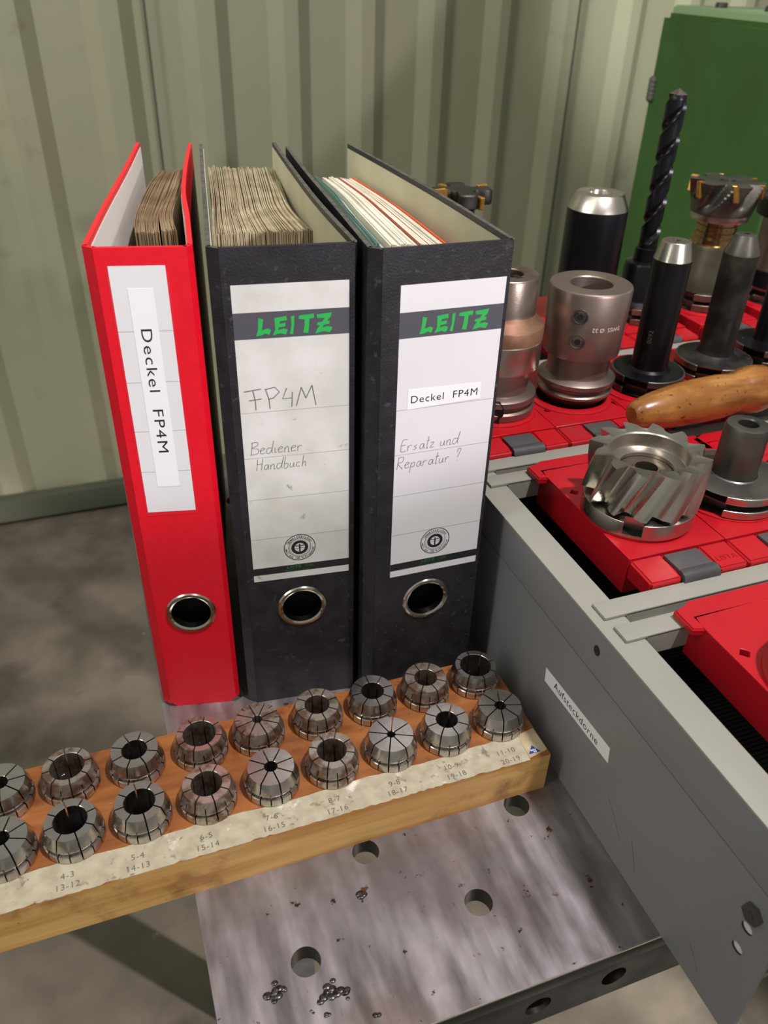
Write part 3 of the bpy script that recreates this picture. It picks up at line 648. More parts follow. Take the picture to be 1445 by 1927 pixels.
for j in range(5):
    v = 254.5 + ROW * (j - 1)
    if j == 3: v = 573.5
    if j == 4: v = 740.5
    bm = bmesh.new()
    # channel with two flat lips; left ends lie on the flange as tabs
    if j > 0 or True:
        box(bm, DU0 + 6.5, DU1 - 2, v, v + 12.5, DZ + 1.0, DZ + 3.0, .4)
        if j < 4: box(bm, DU0 + 5.5, DU1 - 2, v + 19.5, v + 33, DZ + 1.0, DZ + 3.0, .4)
        box(bm, DU0 + 20, DU1 - 2, v + 11, v + 21, DZ - 9, DZ - 7)
        box(bm, DU0 + 20, DU1 - 2, v + 11, v + 12.5, DZ - 9, DZ + 2); box(bm, DU0 + 20, DU1 - 2, v + 19.5, v + 21, DZ - 9, DZ + 2)
        box(bm, DU0 + 20, DU1 - 2, v + .0, v + 1.5, DZ - 12, DZ + 2); (box(bm, DU0 + 20, DU1 - 2, v + 31.5, v + 33, DZ - 12, DZ + 2) if j < 4 else None)
    finish(bm, 'cross_rail', 'grey_light', dr)

# ------------------------------------------------------------------ red tool carriers
CZ = 142.0
def carrier(u0, v0, label, pc=None, w=70.4, dep=145, pocket=28.5):
    u1, v1 = u0 + w, v0 + dep; cx, cy = pc or ((u0 + u1) / 2, v0 + 68)
    t = thing('tool_carrier', label, 'tool carrier', (cx, cy, CZ - 26), 'red plastic tool carriers in the drawer')
    bm = bmesh.new(); c0, c1 = u0 + 22.5, u0 + 49
    sq = []
    for (a, b) in ((u0 + 8, v0 + 51), (u0 + 8, v0 + 100), (u1 - 7, v0 + 51), (u1 - 7, v0 + 100)): sq.append(circ(a, b, 3.6, 4, PI / 2 * 0))
    vb = v1 - 12.5
    holed(bm, [(u0, v0 + 23), (u1, v0 + 23), (u1, vb), (u0, vb)], sq + [circ(cx, cy, pocket, 40)], CZ - 26, CZ)
    o = finish(bm, 'deck', None, t, mats=['red_plastic', 'red_plastic'])
    bv = o.modifiers.new('soft_edges', 'BEVEL'); bv.width = 0.0008; bv.segments = 2; bv.limit_method = 'ANGLE'; bv.angle_limit = math.radians(40)
    for (a, b) in ((u0, c0 - .3), (c1 + .3, u1)):
        bm = bmesh.new(); r = bmesh.ops.create_cube(bm, size=1)
        for v in r['verts']:
            x = a if v.co.x < 0 else b; y = v0 if v.co.y < 0 else v0 + 22.8
            z = (CZ - 14) if v.co.z < 0 else (CZ - (1.6 if y == v0 else .6)); v.co = Vector((x, y, z))
        bmesh.ops.bevel(bm, geom=bm.edges[:], offset=1.3, segments=3, affect='EDGES')
        finish(bm, 'front_pad', 'red_plastic', t)
    bm = bmesh.new(); box(bm, c0, c1, v0 + 6, v0 + 23, CZ - 14, CZ - 3.0); finish(bm, 'bridge', 'red_plastic', t)
    bm = bmesh.new(); box(bm, c0 + 1, c1 - 1, v0 + 3, v0 + 21.5, CZ - 3, CZ - .6, .5); finish(bm, 'label_plate', 'clip_face', t, label='grey label plate')
    bm = bmesh.new(); prism_pts = [(v0 - 1.6, CZ - 15), (v0 - 2.4, CZ - 6), (v0 - .6, CZ - 1.0), (v0 + 3.2, CZ + .4), (v0 + 6, CZ - .6), (v0 + 5, CZ - 15)]
    a = [bm.verts.new((c0 + .2, y, z)) for y, z in prism_pts]; b = [bm.verts.new((c1 - .2, y, z)) for y, z in prism_pts]; n = len(a)
    bm.faces.new(a); bm.faces.new(b[::-1])
    for i in range(n): bm.faces.new((a[i], b[i], b[(i + 1) % n], a[(i + 1) % n]))
    finish(bm, 'rubber_clip', 'clip', t, label='black rubber clip', sharp=50)
    bm = bmesh.new(); lathe(bm, [(pocket - .5, CZ - 4), (pocket + 6.4, CZ - 1), (pocket + 6.0, CZ + 1.2), (pocket + 4, CZ + 2.0), (pocket - .5, CZ + 2.0), (pocket - .5, CZ - 20)], cx, cy, 56, caps=False); finish(bm, 'pocket_rim', 'red_plastic', t)
    bm = bmesh.new(); prism(bm, [(u0 - 6.5, vb - 9), (u0 + .5, vb - 11), (u0 + .5, vb - .5), (u1, vb - .5), (u1, v1), (u0 + 6, v1), (u0 + 2, v1 - 4), (u0 - 6.5, v1 - 5)], CZ - 4.2, CZ, .8); finish(bm, 'hook', 'red_plastic', t)
    return t, cx, cy
C = {}
rows = {1: (280.5, 123.0, 3), 2: (277.2, 288.0, 5), 3: (250.5, 453.0, 7), 4: (254.0, 607.5, 7)}
ROW4 = {1: 299.0, 2: 419.0, 3: 490.5, 5: 580.0, 6: 669.0}
PC = {(1, 0): (317, 191), (2, 0): (311.5, 354.5), (2, 1): (383.5, 354), (3, 0): (288.5, 520), (3, 1): (360, 521), (3, 2): (430, 519), (3, 3): (502, 524), (3, 4): (574, 528), (4, 1): (334, 676), (4, 2): (458, 675), (4, 3): (525, 675), (4, 5): (616, 677), (4, 6): (705, 675)}
wh = {1: 'nearest red tool carrier, cut off by the right picture edge', }
for rr, (u0, v0, n) in rows.items():
    for i in range(n):
        if rr == 1 and i > 1: continue
        if rr == 2 and i > 2: continue
        if rr == 4 and i not in ROW4: continue
        lb = {(1, 0): 'nearest red tool carrier at the right picture edge holding a rusty flange', (1, 1): 'red tool carrier beside the nearest one, almost out of the picture',
              (2, 0): 'red tool carrier holding the large slab milling cutter', (2, 1): 'red tool carrier under the short stub arbor', (2, 2): 'red tool carrier to the right of the stub arbor, out at the picture edge',
              (3, 0): 'red tool carrier beside the right binder under the rust-banded stepped chuck', (3, 1): 'red tool carrier under the wide nickel chuck with two set screws', (3, 2): 'red tool carrier under the glossy black arbor', (3, 3): 'red tool carrier under the matt worn black arbor', (3, 4): 'red tool carrier under the dark notched flange behind the wooden handle',
              (3, 5): 'red tool carrier beyond the notched flange at the right picture edge', (3, 6): 'last red tool carrier of the second-farthest row',
              (4, 0): 'red tool carrier of the farthest row hidden behind the right binder', (4, 1): 'red tool carrier of the farthest row under the gold-tipped slot cutter', (4, 2): 'red tool carrier of the farthest row between slot cutter and tall black cylinder', (4, 3): 'red tool carrier of the farthest row under the twist drill', (4, 4): 'red tool carrier of the farthest row between drill and face mill', (4, 5): 'red tool carrier of the farthest row under the gold-tipped face mill', (4, 6): 'red tool carrier of the farthest row under the banded pinkish holder'}[(rr, i)]
        C[rr, i] = carrier(ROW4[i] if rr == 4 else u0 + 71.2 * i, v0, lb, PC.get((rr, i)), dep=133 if rr == 3 else 145)

bm = bmesh.new(); pf = Frame((277.2 + 52.5, 288 + 6.5, CZ - 1.05), (1, 0, 0), (0, 1, .045)); fr_text(bm, pf, 'LISTA', 6.0, 0, 0, .1, spacing=1.05)
finish(bm, 'embossed_word', 'red_plastic', C[2, 0][0])
# ------------------------------------------------------------------ tools
def star_lathe(bm, outline_fn, layers, cx, cy, n):
    rings = []
    for (k, z) in layers: rings.append([bm.verts.new((cx + x, cy + y, z)) for x, y in outline_fn(k, n)])
    for a, b in zip(rings, rings[1:]):
        for i in range(len(a)): j = (i + 1) % len(a); bm.faces.new((a[i], a[j], b[j], b[i]))
    return rings
def notched(r, az, nw, nd, n=64):
    """circle with two opposite rectangular notches"""
    pts = []
    for i in range(n):
        a = 2 * PI * i / n; x, y = r * math.cos(a), r * math.sin(a)
        # local frame of the notch
        lx = x * math.cos(az) + y * math.sin(az); ly = -x * math.sin(az) + y * math.cos(az)
        if abs(ly) < nw / 2: continue
        pts.append((a, x, y))
    out = []; h = nw / 2; xo = math.sqrt(r * r - h * h); xi = r - nd
    for s in (1, -1):
        for (lx, ly) in ((xo * s, -h * s), (xi * s, -h * s), (xi * s, h * s), (xo * s, h * s)):
            x = lx * math.cos(az) - ly * math.sin(az); y = lx * math.sin(az) + ly * math.cos(az)
            a = math.atan2(y, x) % (2 * PI); rr = (lx, ly, s); out.append((a, x, y))
    # order: notch points keep their own order
    allp = pts[:]
    def key(p): return p[0]
    res = sorted(allp, key=key)
    for s in (1, -1):
        q = out[:4] if s == 1 else out[4:]
        a0 = q[0][0]
        idx = 0
        for k_, p in enumerate(res):
            if ((p[0] - a0) % (2 * PI)) > PI: idx = k_ + 1
        # insert after the last point that precedes a0
        best = max(range(len(res)), key=lambda k2: -((a0 - res[k2][0]) % (2 * PI)))
        res = res[:best + 1] + q + res[best + 1:]
    return [(x, y) for a, x, y in res]
def sk_flange(t, cx, cy, z0, m, az=0.0, r=31.75, groove='black_steel', nm='flange', h=(5.5, 4.5, 5.5), nw=20, nd=11):
    z = z0
    bm = bmesh.new(); pr = [(x + cx, y + cy) for x, y in notched(r, az, nw, nd)]
    prism(bm, pr, z, z + h[0]); prism(bm, pr, z + h[0] + h[1], z + sum(h))
    o = finish(bm, nm, m, t, sharp=25)
    bv = o.modifiers.new('soft_edges', 'BEVEL'); bv.width = 0.0006; bv.segments = 2; bv.limit_method = 'ANGLE'; bv.angle_limit = math.radians(40)
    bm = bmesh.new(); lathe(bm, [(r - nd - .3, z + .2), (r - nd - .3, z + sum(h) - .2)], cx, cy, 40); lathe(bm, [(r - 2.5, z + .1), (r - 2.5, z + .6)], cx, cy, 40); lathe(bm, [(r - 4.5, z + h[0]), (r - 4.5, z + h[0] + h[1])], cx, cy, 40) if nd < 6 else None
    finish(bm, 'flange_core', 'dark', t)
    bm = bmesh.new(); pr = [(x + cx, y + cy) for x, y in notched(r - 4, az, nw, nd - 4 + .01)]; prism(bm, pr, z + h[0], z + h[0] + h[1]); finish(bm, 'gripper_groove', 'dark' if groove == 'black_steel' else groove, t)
    bm = bmesh.new(); lathe(bm, [(11, z - 45), (22.2, z + .3)], cx, cy, 40); finish(bm, 'taper', 'steel', t)
    return z + sum(h)

# glossy black arbor
t = thing('milling_arbor', 'glossy black round arbor with bright chamfered tip on a notched flange', 'milling arbor', (432.8, 519, 143)); cx, cy = 432.8, 519.0
zt = sk_flange(t, cx, cy, 144, 'grey_steel', math.radians(215), r=30.5)
bm = bmesh.new(); lathe(bm, [(30, zt - .2), (26, zt + .6), (18, zt + 1.2), (15.6, zt + 3), (14.9, zt + 7), (14.9, 252)], cx, cy, 56, caps=False); sf = finish(bm, 'shaft', 'black_steel', t)
bm = bmesh.new(); lathe(bm, [(14.9, 252), (14.6, 253), (11.2, 265.5), (10.6, 266), (3, 266), (3, 255)], cx, cy, 56, caps=False); finish(bm, 'chamfered_tip', 'steel', t, label='bright ground tip')
bm = bmesh.new(); q = Vector((cx, cy)); d = Vector((-q.x, -q.y)).normalized(); aa = math.atan2(d.y, d.x) - .25
fr_ = Frame((cx + 14.95 * math.cos(aa), cy + 14.95 * math.sin(aa), 186), (0, 0, 1), (math.sin(aa), -math.cos(aa), 0)); fr_text(bm, fr_, '0092', 5.2, 0, -1.5, .05, spacing=1.1)
for v in bm.verts: 
    rr_ = Vector((v.co.x - cx, v.co.y - cy)); s_ = 15.0 / rr_.length; v.co.x, v.co.y = cx + rr_.x * s_, cy + rr_.y * s_
finish(bm, 'stamped_number', 'lead', sf)
bm = bmesh.new(); lathe(bm, [(4.2, zt - 1), (4.2, zt + .25), (3.0, zt + .3), (2.8, zt - .8)], cx + 22, cy - 8, 24, caps=False); finish(bm, 'drilled_recess', 'steel_brown', t)

# worn black arbor
t = thing('milling_arbor', 'matt worn black round arbor with blunt grey tip on a brown-stained flange', 'milling arbor', (506.5, 526, 143)); cx, cy = 506.5, 526.0
zt = sk_flange(t, cx, cy, 144, 'steel_brown', math.radians(225), r=32.5)
bm = bmesh.new(); lathe(bm, [(32, zt - .2), (30, zt + .3), (20, zt + 1.4), (15.6, zt + 4), (14.4, zt + 9), (14.2, 249)], cx, cy, 56, caps=False); finish(bm, 'shaft', 'black_worn', t)
bm = bmesh.new(); lathe(bm, [(14.2, 249), (14.1, 250), (8.6, 264), (7.6, 264.6), (2.2, 264.6), (2.2, 256)], cx, cy, 56, caps=False); finish(bm, 'chamfered_tip', 'grey_steel', t, label='scuffed grey tip')
bm = bmesh.new()
for dx, dy, r in ((23.5, -6, 3.8), (23, -14, 3.4)): lathe(bm, [(r, zt - 1), (r, zt + .5), (r - 1, zt + .7), (r - 1.2, zt - .6)], cx + dx, cy + dy, 24, caps=False)
finish(bm, 'drilled_recess', 'steel', t)

# notched dark flange behind the handle
t = thing('milling_arbor', 'dark flange with square notches and black shaft at the right edge behind the handle', 'milling arbor', (578, 541, 143)); cx, cy = 580.0, 541.0
zt = sk_flange(t, cx, cy, 144, 'grey_steel', math.radians(205), r=32)
bm = bmesh.new(); lathe(bm, [(31.5, zt - .2), (24, zt + .6), (15, zt + 2), (14, zt + 5), (14, 246), (9, 258), (0, 258)], cx, cy, 48, caps=False); finish(bm, 'shaft', 'black_steel', t)
bm = bmesh.new(); lathe(bm, [(3.6, zt - 1), (3.6, zt + .7), (2.6, zt + .8), (2.6, zt - .6)], cx - 18, cy + 9, 24, caps=False); finish(bm, 'drilled_recess', 'steel', t)

# wide nickel chuck with set screws
t = thing('end_mill_chuck', 'wide nickel-grey chuck with large bore and two hex set screws', 'tool chuck', (364, 521, 140)); cx, cy = 363.0, 521.0
bm = bmesh.new(); lathe(bm, [(18, 118), (22, 141), (24, 144), (28.5, 150), (30.5, 151.5), (30.5, 153.5), (27.5, 156), (27.5, 157.5), (31.3, 160), (31.3, 163.5), (30, 164.5), (25.5, 166.5), (24.8, 168.5), (24.8, 184.5)], cx, cy, 64, caps=False); finish(bm, 'grooved_flange', 'nickel', t)
body = [(24.8, 184.5), (30.0, 184.5), (30.4, 186), (32.2, 236), (31.6, 237.6), (30.6, 238.3), (17.3, 238.3), (16.5, 237.4), (16.5, 200), (0, 200)]
bm = bmesh.new(); lathe(bm, body, cx, cy, 72, caps=False); bd = finish(bm, 'chuck_body', 'nickel', t)
az0 = math.atan2(-cy, -cx)
def screw(parent, cx, cy, rad, z, az, r=4.6):
    d = Vector((math.cos(az), math.sin(az), 0)); o_ = Vector((cx, cy, z)) + d * (rad - .3); X = Vector((-d.y, d.x, 0))
    fr_ = Frame(o_, X, (0, 0, 1))
    s = 1 if fr_.N.dot(d) > 0 else -1
    bm = bmesh.new(); n = 24; prof = [(r + 1.2, .0), (r + .9, .9), (r + .1, .9), (r - .3, -.2), (r - .5, .1), (r * .62, .3)]
    rg = [[bm.verts.new(fr_(a * math.cos(2 * PI * i / n), a * math.sin(2 * PI * i / n), b * s)) for i in range(n)] for a, b in prof]
    rg.append([bm.verts.new(fr_(r * .50 * math.cos(2 * PI * (round(i / 4) * 4) / n) + (1e-4 * i), r * .50 * math.sin(2 * PI * (round(i / 4) * 4) / n), -.6 * s)) for i in range(n)])
    for a, b in zip(rg, rg[1:]):
        for i in range(n): bm.faces.new((a[i], a[(i + 1) % n], b[(i + 1) % n], b[i]))
    sc = finish(bm, 'set_screw', 'grey_steel', parent)
    bm = bmesh.new(); fr_poly(bm, fr_, circ(0, 0, r * .56, 6, .3), .2 if s > 0 else -.2, .25 * s); finish(bm, 'hex_socket', 'dark', sc)
screw(bd, cx, cy, 31.8, 221, az0 - .12, 4.9); screw(bd, cx, cy, 30.9, 201, az0 - .10, 4.9)
bm = bmesh.new(); aa = az0 + .12
fr_ = Frame((cx, cy, 211), (1, 0, 0), (0, 0, 1))
tmp = bmesh.new(); fr_text(tmp, Frame((0, 0, 0), (1, 0, 0), (0, 1, 0)), 'SWISS  \u00d8 32', 4.6, 0, 0, 0)
mp = {}
for v in tmp.verts:
    # wrapped round the body and stamped upside down
    ang = aa + (27 - v.co.x) / 31.5; mp[v] = bm.verts.new((cx + 31.75 * math.cos(ang), cy + 31.75 * math.sin(ang), 213 - v.co.y))
for f in tmp.faces: bm.faces.new([mp[v] for v in f.verts])
tmp.free(); 
for v in bm.verts: pass
finish(bm, 'stamped_text', 'engraving', bd)

# stepped chuck beside the right binder
t = thing('stepped_chuck', 'stepped steel chuck with a rusty band half hidden by the right binder', 'tool chuck', (290, 519, 140)); cx, cy = 289.5, 520.0
bm = bmesh.new(); lathe(bm, [(18, 118), (22, 143), (30.8, 144.5), (31.4, 150), (28.5, 152), (28.5, 154), (31.4, 156), (31.4, 160.5), (30, 161.5), (24.5, 163), (24.3, 182.4)], cx, cy, 64, caps=False); fl = finish(bm, 'grooved_flange', 'nickel', t)
bm = bmesh.new(); lathe(bm, [(24.3, 182.4), (30.3, 182.4), (30.8, 183.4), (30.8, 204), (30.4, 204.6)], cx, cy, 64, caps=False); finish(bm, 'lower_collar', 'steel', t)
bm = bmesh.new(); lathe(bm, [(30.4, 204.6), (31.0, 205), (31.0, 215), (30.6, 216), (24.6, 221), (23.2, 224)], cx, cy, 64, caps=False); finish(bm, 'rusty_band', 'rusty', t, label='brown rusty band')
bm = bmesh.new(); lathe(bm, [(23.2, 224), (22.8, 226), (22.8, 250.5), (22, 251.8), (21.2, 252.2), (11.4, 252.2), (10.8, 251.4), (10.8, 225), (0, 225)], cx, cy, 64, caps=False); up_ = finish(bm, 'upper_sleeve', 'steel_brown', t)
bm = bmesh.new(); aa = az0 + .75; fr_ = Frame((cx, cy, 0), (math.cos(aa), math.sin(aa), 0), (-math.sin(aa), math.cos(aa), 0)); fr_rect(bm, fr_, 6, 14.0, -2.5, 2.5, .2, 252.1); finish(bm, 'keyway', 'dark', up_)
bm = bmesh.new(); aa = math.atan2(-cy, -cx) - .05
for (r, z0, z1) in ((31.7, 143.8, 161.8),):
    P = [bm.verts.new((cx + r * math.cos(aa + s), cy + r * math.sin(aa + s), z)) for s, z in ((-.34, z0), (.22, z0), (.22, z0 + 5), (.30, z0 + 7), (.30, z1 - 5), (.2, z1), (-.34, z1))]
    Q = [bm.verts.new((cx + (r - 6) * math.cos(aa + s), cy + (r - 6) * math.sin(aa + s), z)) for s, z in ((-.34, z0), (.22, z0), (.22, z0 + 5), (.30, z0 + 7), (.30, z1 - 5), (.2, z1), (-.34, z1))]
    bm.faces.new(P); bm.faces.new(Q[::-1])
    for i in range(7): bm.faces.new((P[i], P[(i + 1) % 7], Q[(i + 1) % 7], Q[i]))
finish(bm, 'drive_slot', 'dark', fl)

# tall black cylinder
t = thing('black_arbor', 'tall thick black cylinder with bright chamfered rim behind the nickel chuck', 'milling arbor', (461, 673, 143)); cx, cy = 461.7, 673.2
zt = sk_flange(t, cx, cy, 144, 'grey_steel', math.radians(200))
bm = bmesh.new(); lathe(bm, [(28.4, zt - .2), (28.4, 254)], cx, cy, 64, caps=False); finish(bm, 'shaft', 'black_steel', t)
bm = bmesh.new(); lathe(bm, [(28.4, 254), (28.0, 255), (22.6, 267.3), (21.6, 268), (10.4, 268), (10, 267), (10, 240), (0, 240)], cx, cy, 64, caps=False); finish(bm, 'chamfered_tip', 'steel', t, label='bright machined rim with bore')

# twist drill in holder
t = thing('twist_drill', 'long black twist drill standing upright in its dark holder', 'drill', (525, 671, 143)); cx, cy = 525.5, 671.3
zt = sk_flange(t, cx, cy, 144, 'steel_brown', math.radians(210))
bm = bmesh.new(); lathe(bm, [(24, zt), (20, zt + 3), (19, zt + 6), (19, 197), (17.5, 199.5), (11.5, 200.5), (11.2, 213), (10.2, 213.6), (0, 213.6)], cx, cy, 48, caps=False); finish(bm, 'holder', 'black_steel', t)
bm = bmesh.new(); n = 48; rings = []; H0, H1 = 213, 349
for k_ in range(121):
    s = k_ / 120; z = H0 + (H1 - H0) * s; tw = 2 * PI * 2.5 * s; ring = []
    dep = min(1, max(0, (s - .03) / .08)) * .40
    for i in range(n):
        a = 2 * PI * i / n; ph = (a * 2) % (2 * PI)   # two flutes
        f = max(0.0, math.cos(ph)) ** 0.8
        rr = 9.1 * (1 - dep * f); 
        if .30 * PI < ph < .42 * PI and dep: rr = 9.4
        if s > .975: rr *= (1 - (s - .975) / .025 * .12)
        ring.append(bm.verts.new((cx + rr * math.cos(a + tw), cy + rr * math.sin(a + tw), z)))
    rings.append(ring)
for a, b in zip(rings, rings[1:]):
    for i in range(n): bm.faces.new((a[i], a[(i + 1) % n], b[(i + 1) % n], b[i]))
bm.faces.new(rings[0][::-1]); finish(bm, 'fluted_body', 'black_steel', t, sharp=28)
bm = bmesh.new(); apex = bm.verts.new((cx, cy, 354)); tw = 2 * PI * 2.5; rg = []
for i in range(n):
    a = 2 * PI * i / n; f = max(0.0, math.cos(a * 2)) ** .8; rr = 9.1 * .88 * (1 - .40 * f); rg.append(bm.verts.new((cx + rr * math.cos(a + tw), cy + rr * math.sin(a + tw), 349.0)))
for i in range(n): bm.faces.new((rg[i], rg[(i + 1) % n], apex))
finish(bm, 'cutting_tip', 'steel_brown', t, label='ground grey cutting tip')

# face mill with gold inserts
t = thing('face_mill', 'grey face mill with gold cutting inserts on a banded olive holder', 'milling cutter', (616, 683, 143)); cx, cy = 616.0, 683.4
zt = sk_flange(t, cx, cy, 144, 'steel_brown', math.radians(20), r=31.75, h=(7, 4, 7))
bm = bmesh.new(); lathe(bm, [(27, zt - .2), (26.5, zt + 2), (26, 181), (25, 183), (24.6, 206), (23.4, 209)], cx, cy, 56, caps=False); finish(bm, 'holder', 'olive_steel', t)
bm = bmesh.new(); lathe(bm, [(23.4, 209), (21.4, 210), (21.2, 215), (20.2, 215.4), (20.2, 216.4), (20.8, 217), (20.8, 221), (19.6, 221.5), (19.6, 222.6), (20.3, 223), (20.3, 227.5), (19, 228), (19, 233)], cx, cy, 56, caps=False); finish(bm, 'ringed_neck', 'brass', t, label='shiny banded neck')
bm = bmesh.new(); lathe(bm, [(19, 232), (28.5, 233), (29, 234), (29, 239), (28, 240)], cx, cy, 56, caps=False); finish(bm, 'seat_ring', 'steel', t)
bm = bmesh.new(); NT = 6; n = 96; rings = []
for k_ in range(19):
    s = k_ / 18; z = 239.5 + 30 * s; ring = []
    for i in range(n):
        a = 2 * PI * i / n; ph = ((a * NT / (2 * PI)) - s * .55 * 1) % 1.0
        R0 = 30 + 6.0 * s ** .8
        d = 0.0
        if ph < .46: d = (math.sin(ph / .46 * PI)) ** .7 * (3 + 9.5 * s ** 1.1) * min(1, s * 3)
        ring.append(bm.verts.new((cx + (R0 - d) * math.cos(a), cy + (R0 - d) * math.sin(a), z)))
    rings.append(ring)
for a, b in zip(rings, rings[1:]):
    for i in range(n): bm.faces.new((a[i], a[(i + 1) % n], b[(i + 1) % n], b[i]))
top_c = [bm.verts.new((cx + 8 * math.cos(2 * PI * i / n), cy + 8 * math.sin(2 * PI * i / n), 269.5)) for i in range(n)]
low_c = [bm.verts.new((cx + 7 * math.cos(2 * PI * i / n), cy + 7 * math.sin(2 * PI * i / n), 262)) for i in range(n)]
for a, b in ((rings[-1], top_c), (top_c, low_c)):
    for i in range(n): bm.faces.new((a[i], a[(i + 1) % n], b[(i + 1) % n], b[i]))
bm.faces.new(low_c); hd = finish(bm, 'cutter_head', 'grey_steel', t, sharp=30)
for i in range(NT):
    a = 2 * PI * (i + .53) / NT + .0; ca, sa = math.cos(a + 2 * PI * .55 / NT * 1.0 - .0), math.sin(a + 2 * PI * .55 / NT * 1.0)
    X = Vector((ca, sa, 0)); Y = Vector((-sa, ca, 0)); bm = bmesh.new(); r = bmesh.ops.create_cube(bm, size=1)
    for v in r['verts']:
        c_ = v.co.copy(); v.co = Vector((cx, cy, 263)) + X * (33.6 + c_.x * 6) + Y * (c_.y * 4.5) + Vector((0, 0, c_.z * 13.5)) - Y * c_.z * 3
    bmesh.ops.bevel(bm, geom=bm.edges[:], offset=.5, segments=1, affect='EDGES'); finish(bm, 'cutting_insert', 'gold', t, label='gold carbide insert')
for i in range(NT):
    a = 2 * PI * (i + .95) / NT; bm = bmesh.new(); d = Vector((math.cos(a), math.sin(a), 0)); fr_ = Frame(Vector((cx, cy, 256)) + d * 34.2, Vector((-d.y, d.x, 0)), (0, 0, 1)); fr_poly(bm, fr_, circ(0, 0, 2.6, 14), .5 * (1 if fr_.N.dot(d) > 0 else -1), 0); finish(bm, 'screw_hole', 'dark', hd)

# banded holder at the right edge
t = thing('shrink_holder', 'pinkish steel holder with black collar at the right picture edge behind the worn arbor', 'tool chuck', (706, 673, 143)); cx, cy = 705.6, 673.0
zt = sk_flange(t, cx, cy, 144, 'steel', math.radians(200), h=(6, 5, 6))
bm = bmesh.new(); lathe(bm, [(31, zt), (31, 178), (30, 179)], cx, cy, 56, caps=False); finish(bm, 'black_collar', 'black_steel', t, label='matt black collar')
bm = bmesh.new(); lathe(bm, [(30, 178.6), (30, 232)], cx, cy, 56, caps=False); finish(bm, 'sleeve', 'nickel', t)
bm = bmesh.new(); lathe(bm, [(30, 232), (38, 233), (39, 236), (39, 250), (37, 252), (14, 252), (14, 240), (0, 240)], cx, cy, 56, caps=False); finish(bm, 'top_ring', 'black_worn', t, label='dark top ring')

# slot cutter with gold tips behind the binder
t = thing('slot_cutter', 'black slot cutter with gold cutting tips peeking over the right binder', 'milling cutter', (332, 708, 143)); cx, cy = 335.0, 708.0
zt = sk_flange(t, cx, cy, 144, 'grey_steel', math.radians(200))
bm = bmesh.new(); lathe(bm, [(20, zt), (16, zt + 4), (16, 240), (14, 246), (13, 257)], cx, cy, 40, caps=False); finish(bm, 'holder', 'black_steel', t)
def starf(k_, n):
    pts = []
    for i in range(n):
        a = 2 * PI * i / n; ph = (a * 4 / (2 * PI)) % 1.0
        r = 13.5 + 15.5 * (1 / (1 + math.exp(-(ph - .28) * 34))) * (1 / (1 + math.exp((ph - .80) * 40)))
        pts.append((r * k_ * math.cos(a + .55), r * k_ * math.sin(a + .55)))
    return pts
bm = bmesh.new(); rg = star_lathe(bm, starf, [(.96, 257), (1, 258.2), (1, 268.6), (.96, 269.8)], cx, cy, 128); bm.faces.new(rg[0][::-1]); bm.faces.new(rg[-1]); finish(bm, 'toothed_disc', 'black_worn', t, sharp=35)
for i in range(4):
    a = 2 * PI * (i + .80) / 4 + .55; X = Vector((math.cos(a), math.sin(a), 0)); Y = Vector((-X.y, X.x, 0)); bm = bmesh.new(); r = bmesh.ops.create_cube(bm, size=1)
    for v in r['verts']: c_ = v.co.copy(); v.co = Vector((cx, cy, 265.5 if i % 2 else 262)) + X * (25 + c_.x * 11) + Y * (1.5 + c_.y * 4.5) + Vector((0, 0, c_.z * 11))
    bmesh.ops.bevel(bm, geom=bm.edges[:], offset=.8, segments=1, affect='EDGES'); finish(bm, 'cutting_insert', 'gold', t, label='gold carbide insert')

# slab milling cutter
t = thing('shell_end_mill', 'large steel shell mill with coarse helical teeth sitting in the nearest full carrier', 'milling cutter', (312, 355, 143)); cx, cy = 311.5, 354.5
ZR0, ZR1 = 144, 154.5
bm = bmesh.new(); pr = [(x + cx, y + cy) for x, y in notched(35.8, math.atan2(-cy, -cx) + .02, 12, 8, 96)]; prism(bm, pr, ZR0, ZR1); rg_ = finish(bm, 'base_ring', 'steel', t, sharp=25)
bv = rg_.modifiers.new('soft_edges', 'BEVEL'); bv.width = 0.0005; bv.segments = 2; bv.limit_method = 'ANGLE'; bv.angle_limit = math.radians(40)
bm = bmesh.new(); lathe(bm, [(27.7, ZR0 + .5), (27.7, 160)], cx, cy, 48); lathe(bm, [(34.6, ZR0 + 1.6), (34.6, ZR0 + 2.3)], cx, cy, 48); finish(bm, 'inner_core', 'dark', t); bm = bmesh.new(); lathe(bm, [(35.6, ZR0), (35.6, ZR0 + 1.9)], cx, cy, 64); finish(bm, 'ring_foot', 'steel', t)
NT = 12; n = NT * 12
def tooth(ph):
    # ph 0..1 : sharp edge at 0, land, then back slope and deep gullet
    if ph < .16: return 1.0 - .03 * ph / .16
    if ph < .42: return .97 - .09 * (ph - .16) / .26
    if ph < .62: return .88 - .10 * math.sin((ph - .42) / .20 * PI / 2)
    if ph < .88: return .78 - .02 * math.sin((ph - .62) / .26 * PI)
    return .78 + .22 * ((ph - .88) / .12) ** .8
Zm0, Zm1 = 157.5, 189.0
bm = bmesh.new(); rings = []
for k_ in range(11):
    s = k_ / 10; z = Zm0 + (Zm1 - Zm0) * s; R0 = 37.6; rot = .40 * s
    rings.append([bm.verts.new((cx + R0 * tooth((i / 12.0) % 1.0) * math.cos(-2 * PI * i / n + rot), cy + R0 * tooth((i / 12.0) % 1.0) * math.sin(-2 * PI * i / n + rot), z)) for i in range(n)])
for a, b in zip(rings, rings[1:]):
    for i in range(n): bm.faces.new((a[i], b[i], b[(i + 1) % n], a[(i + 1) % n]))
rot = .40
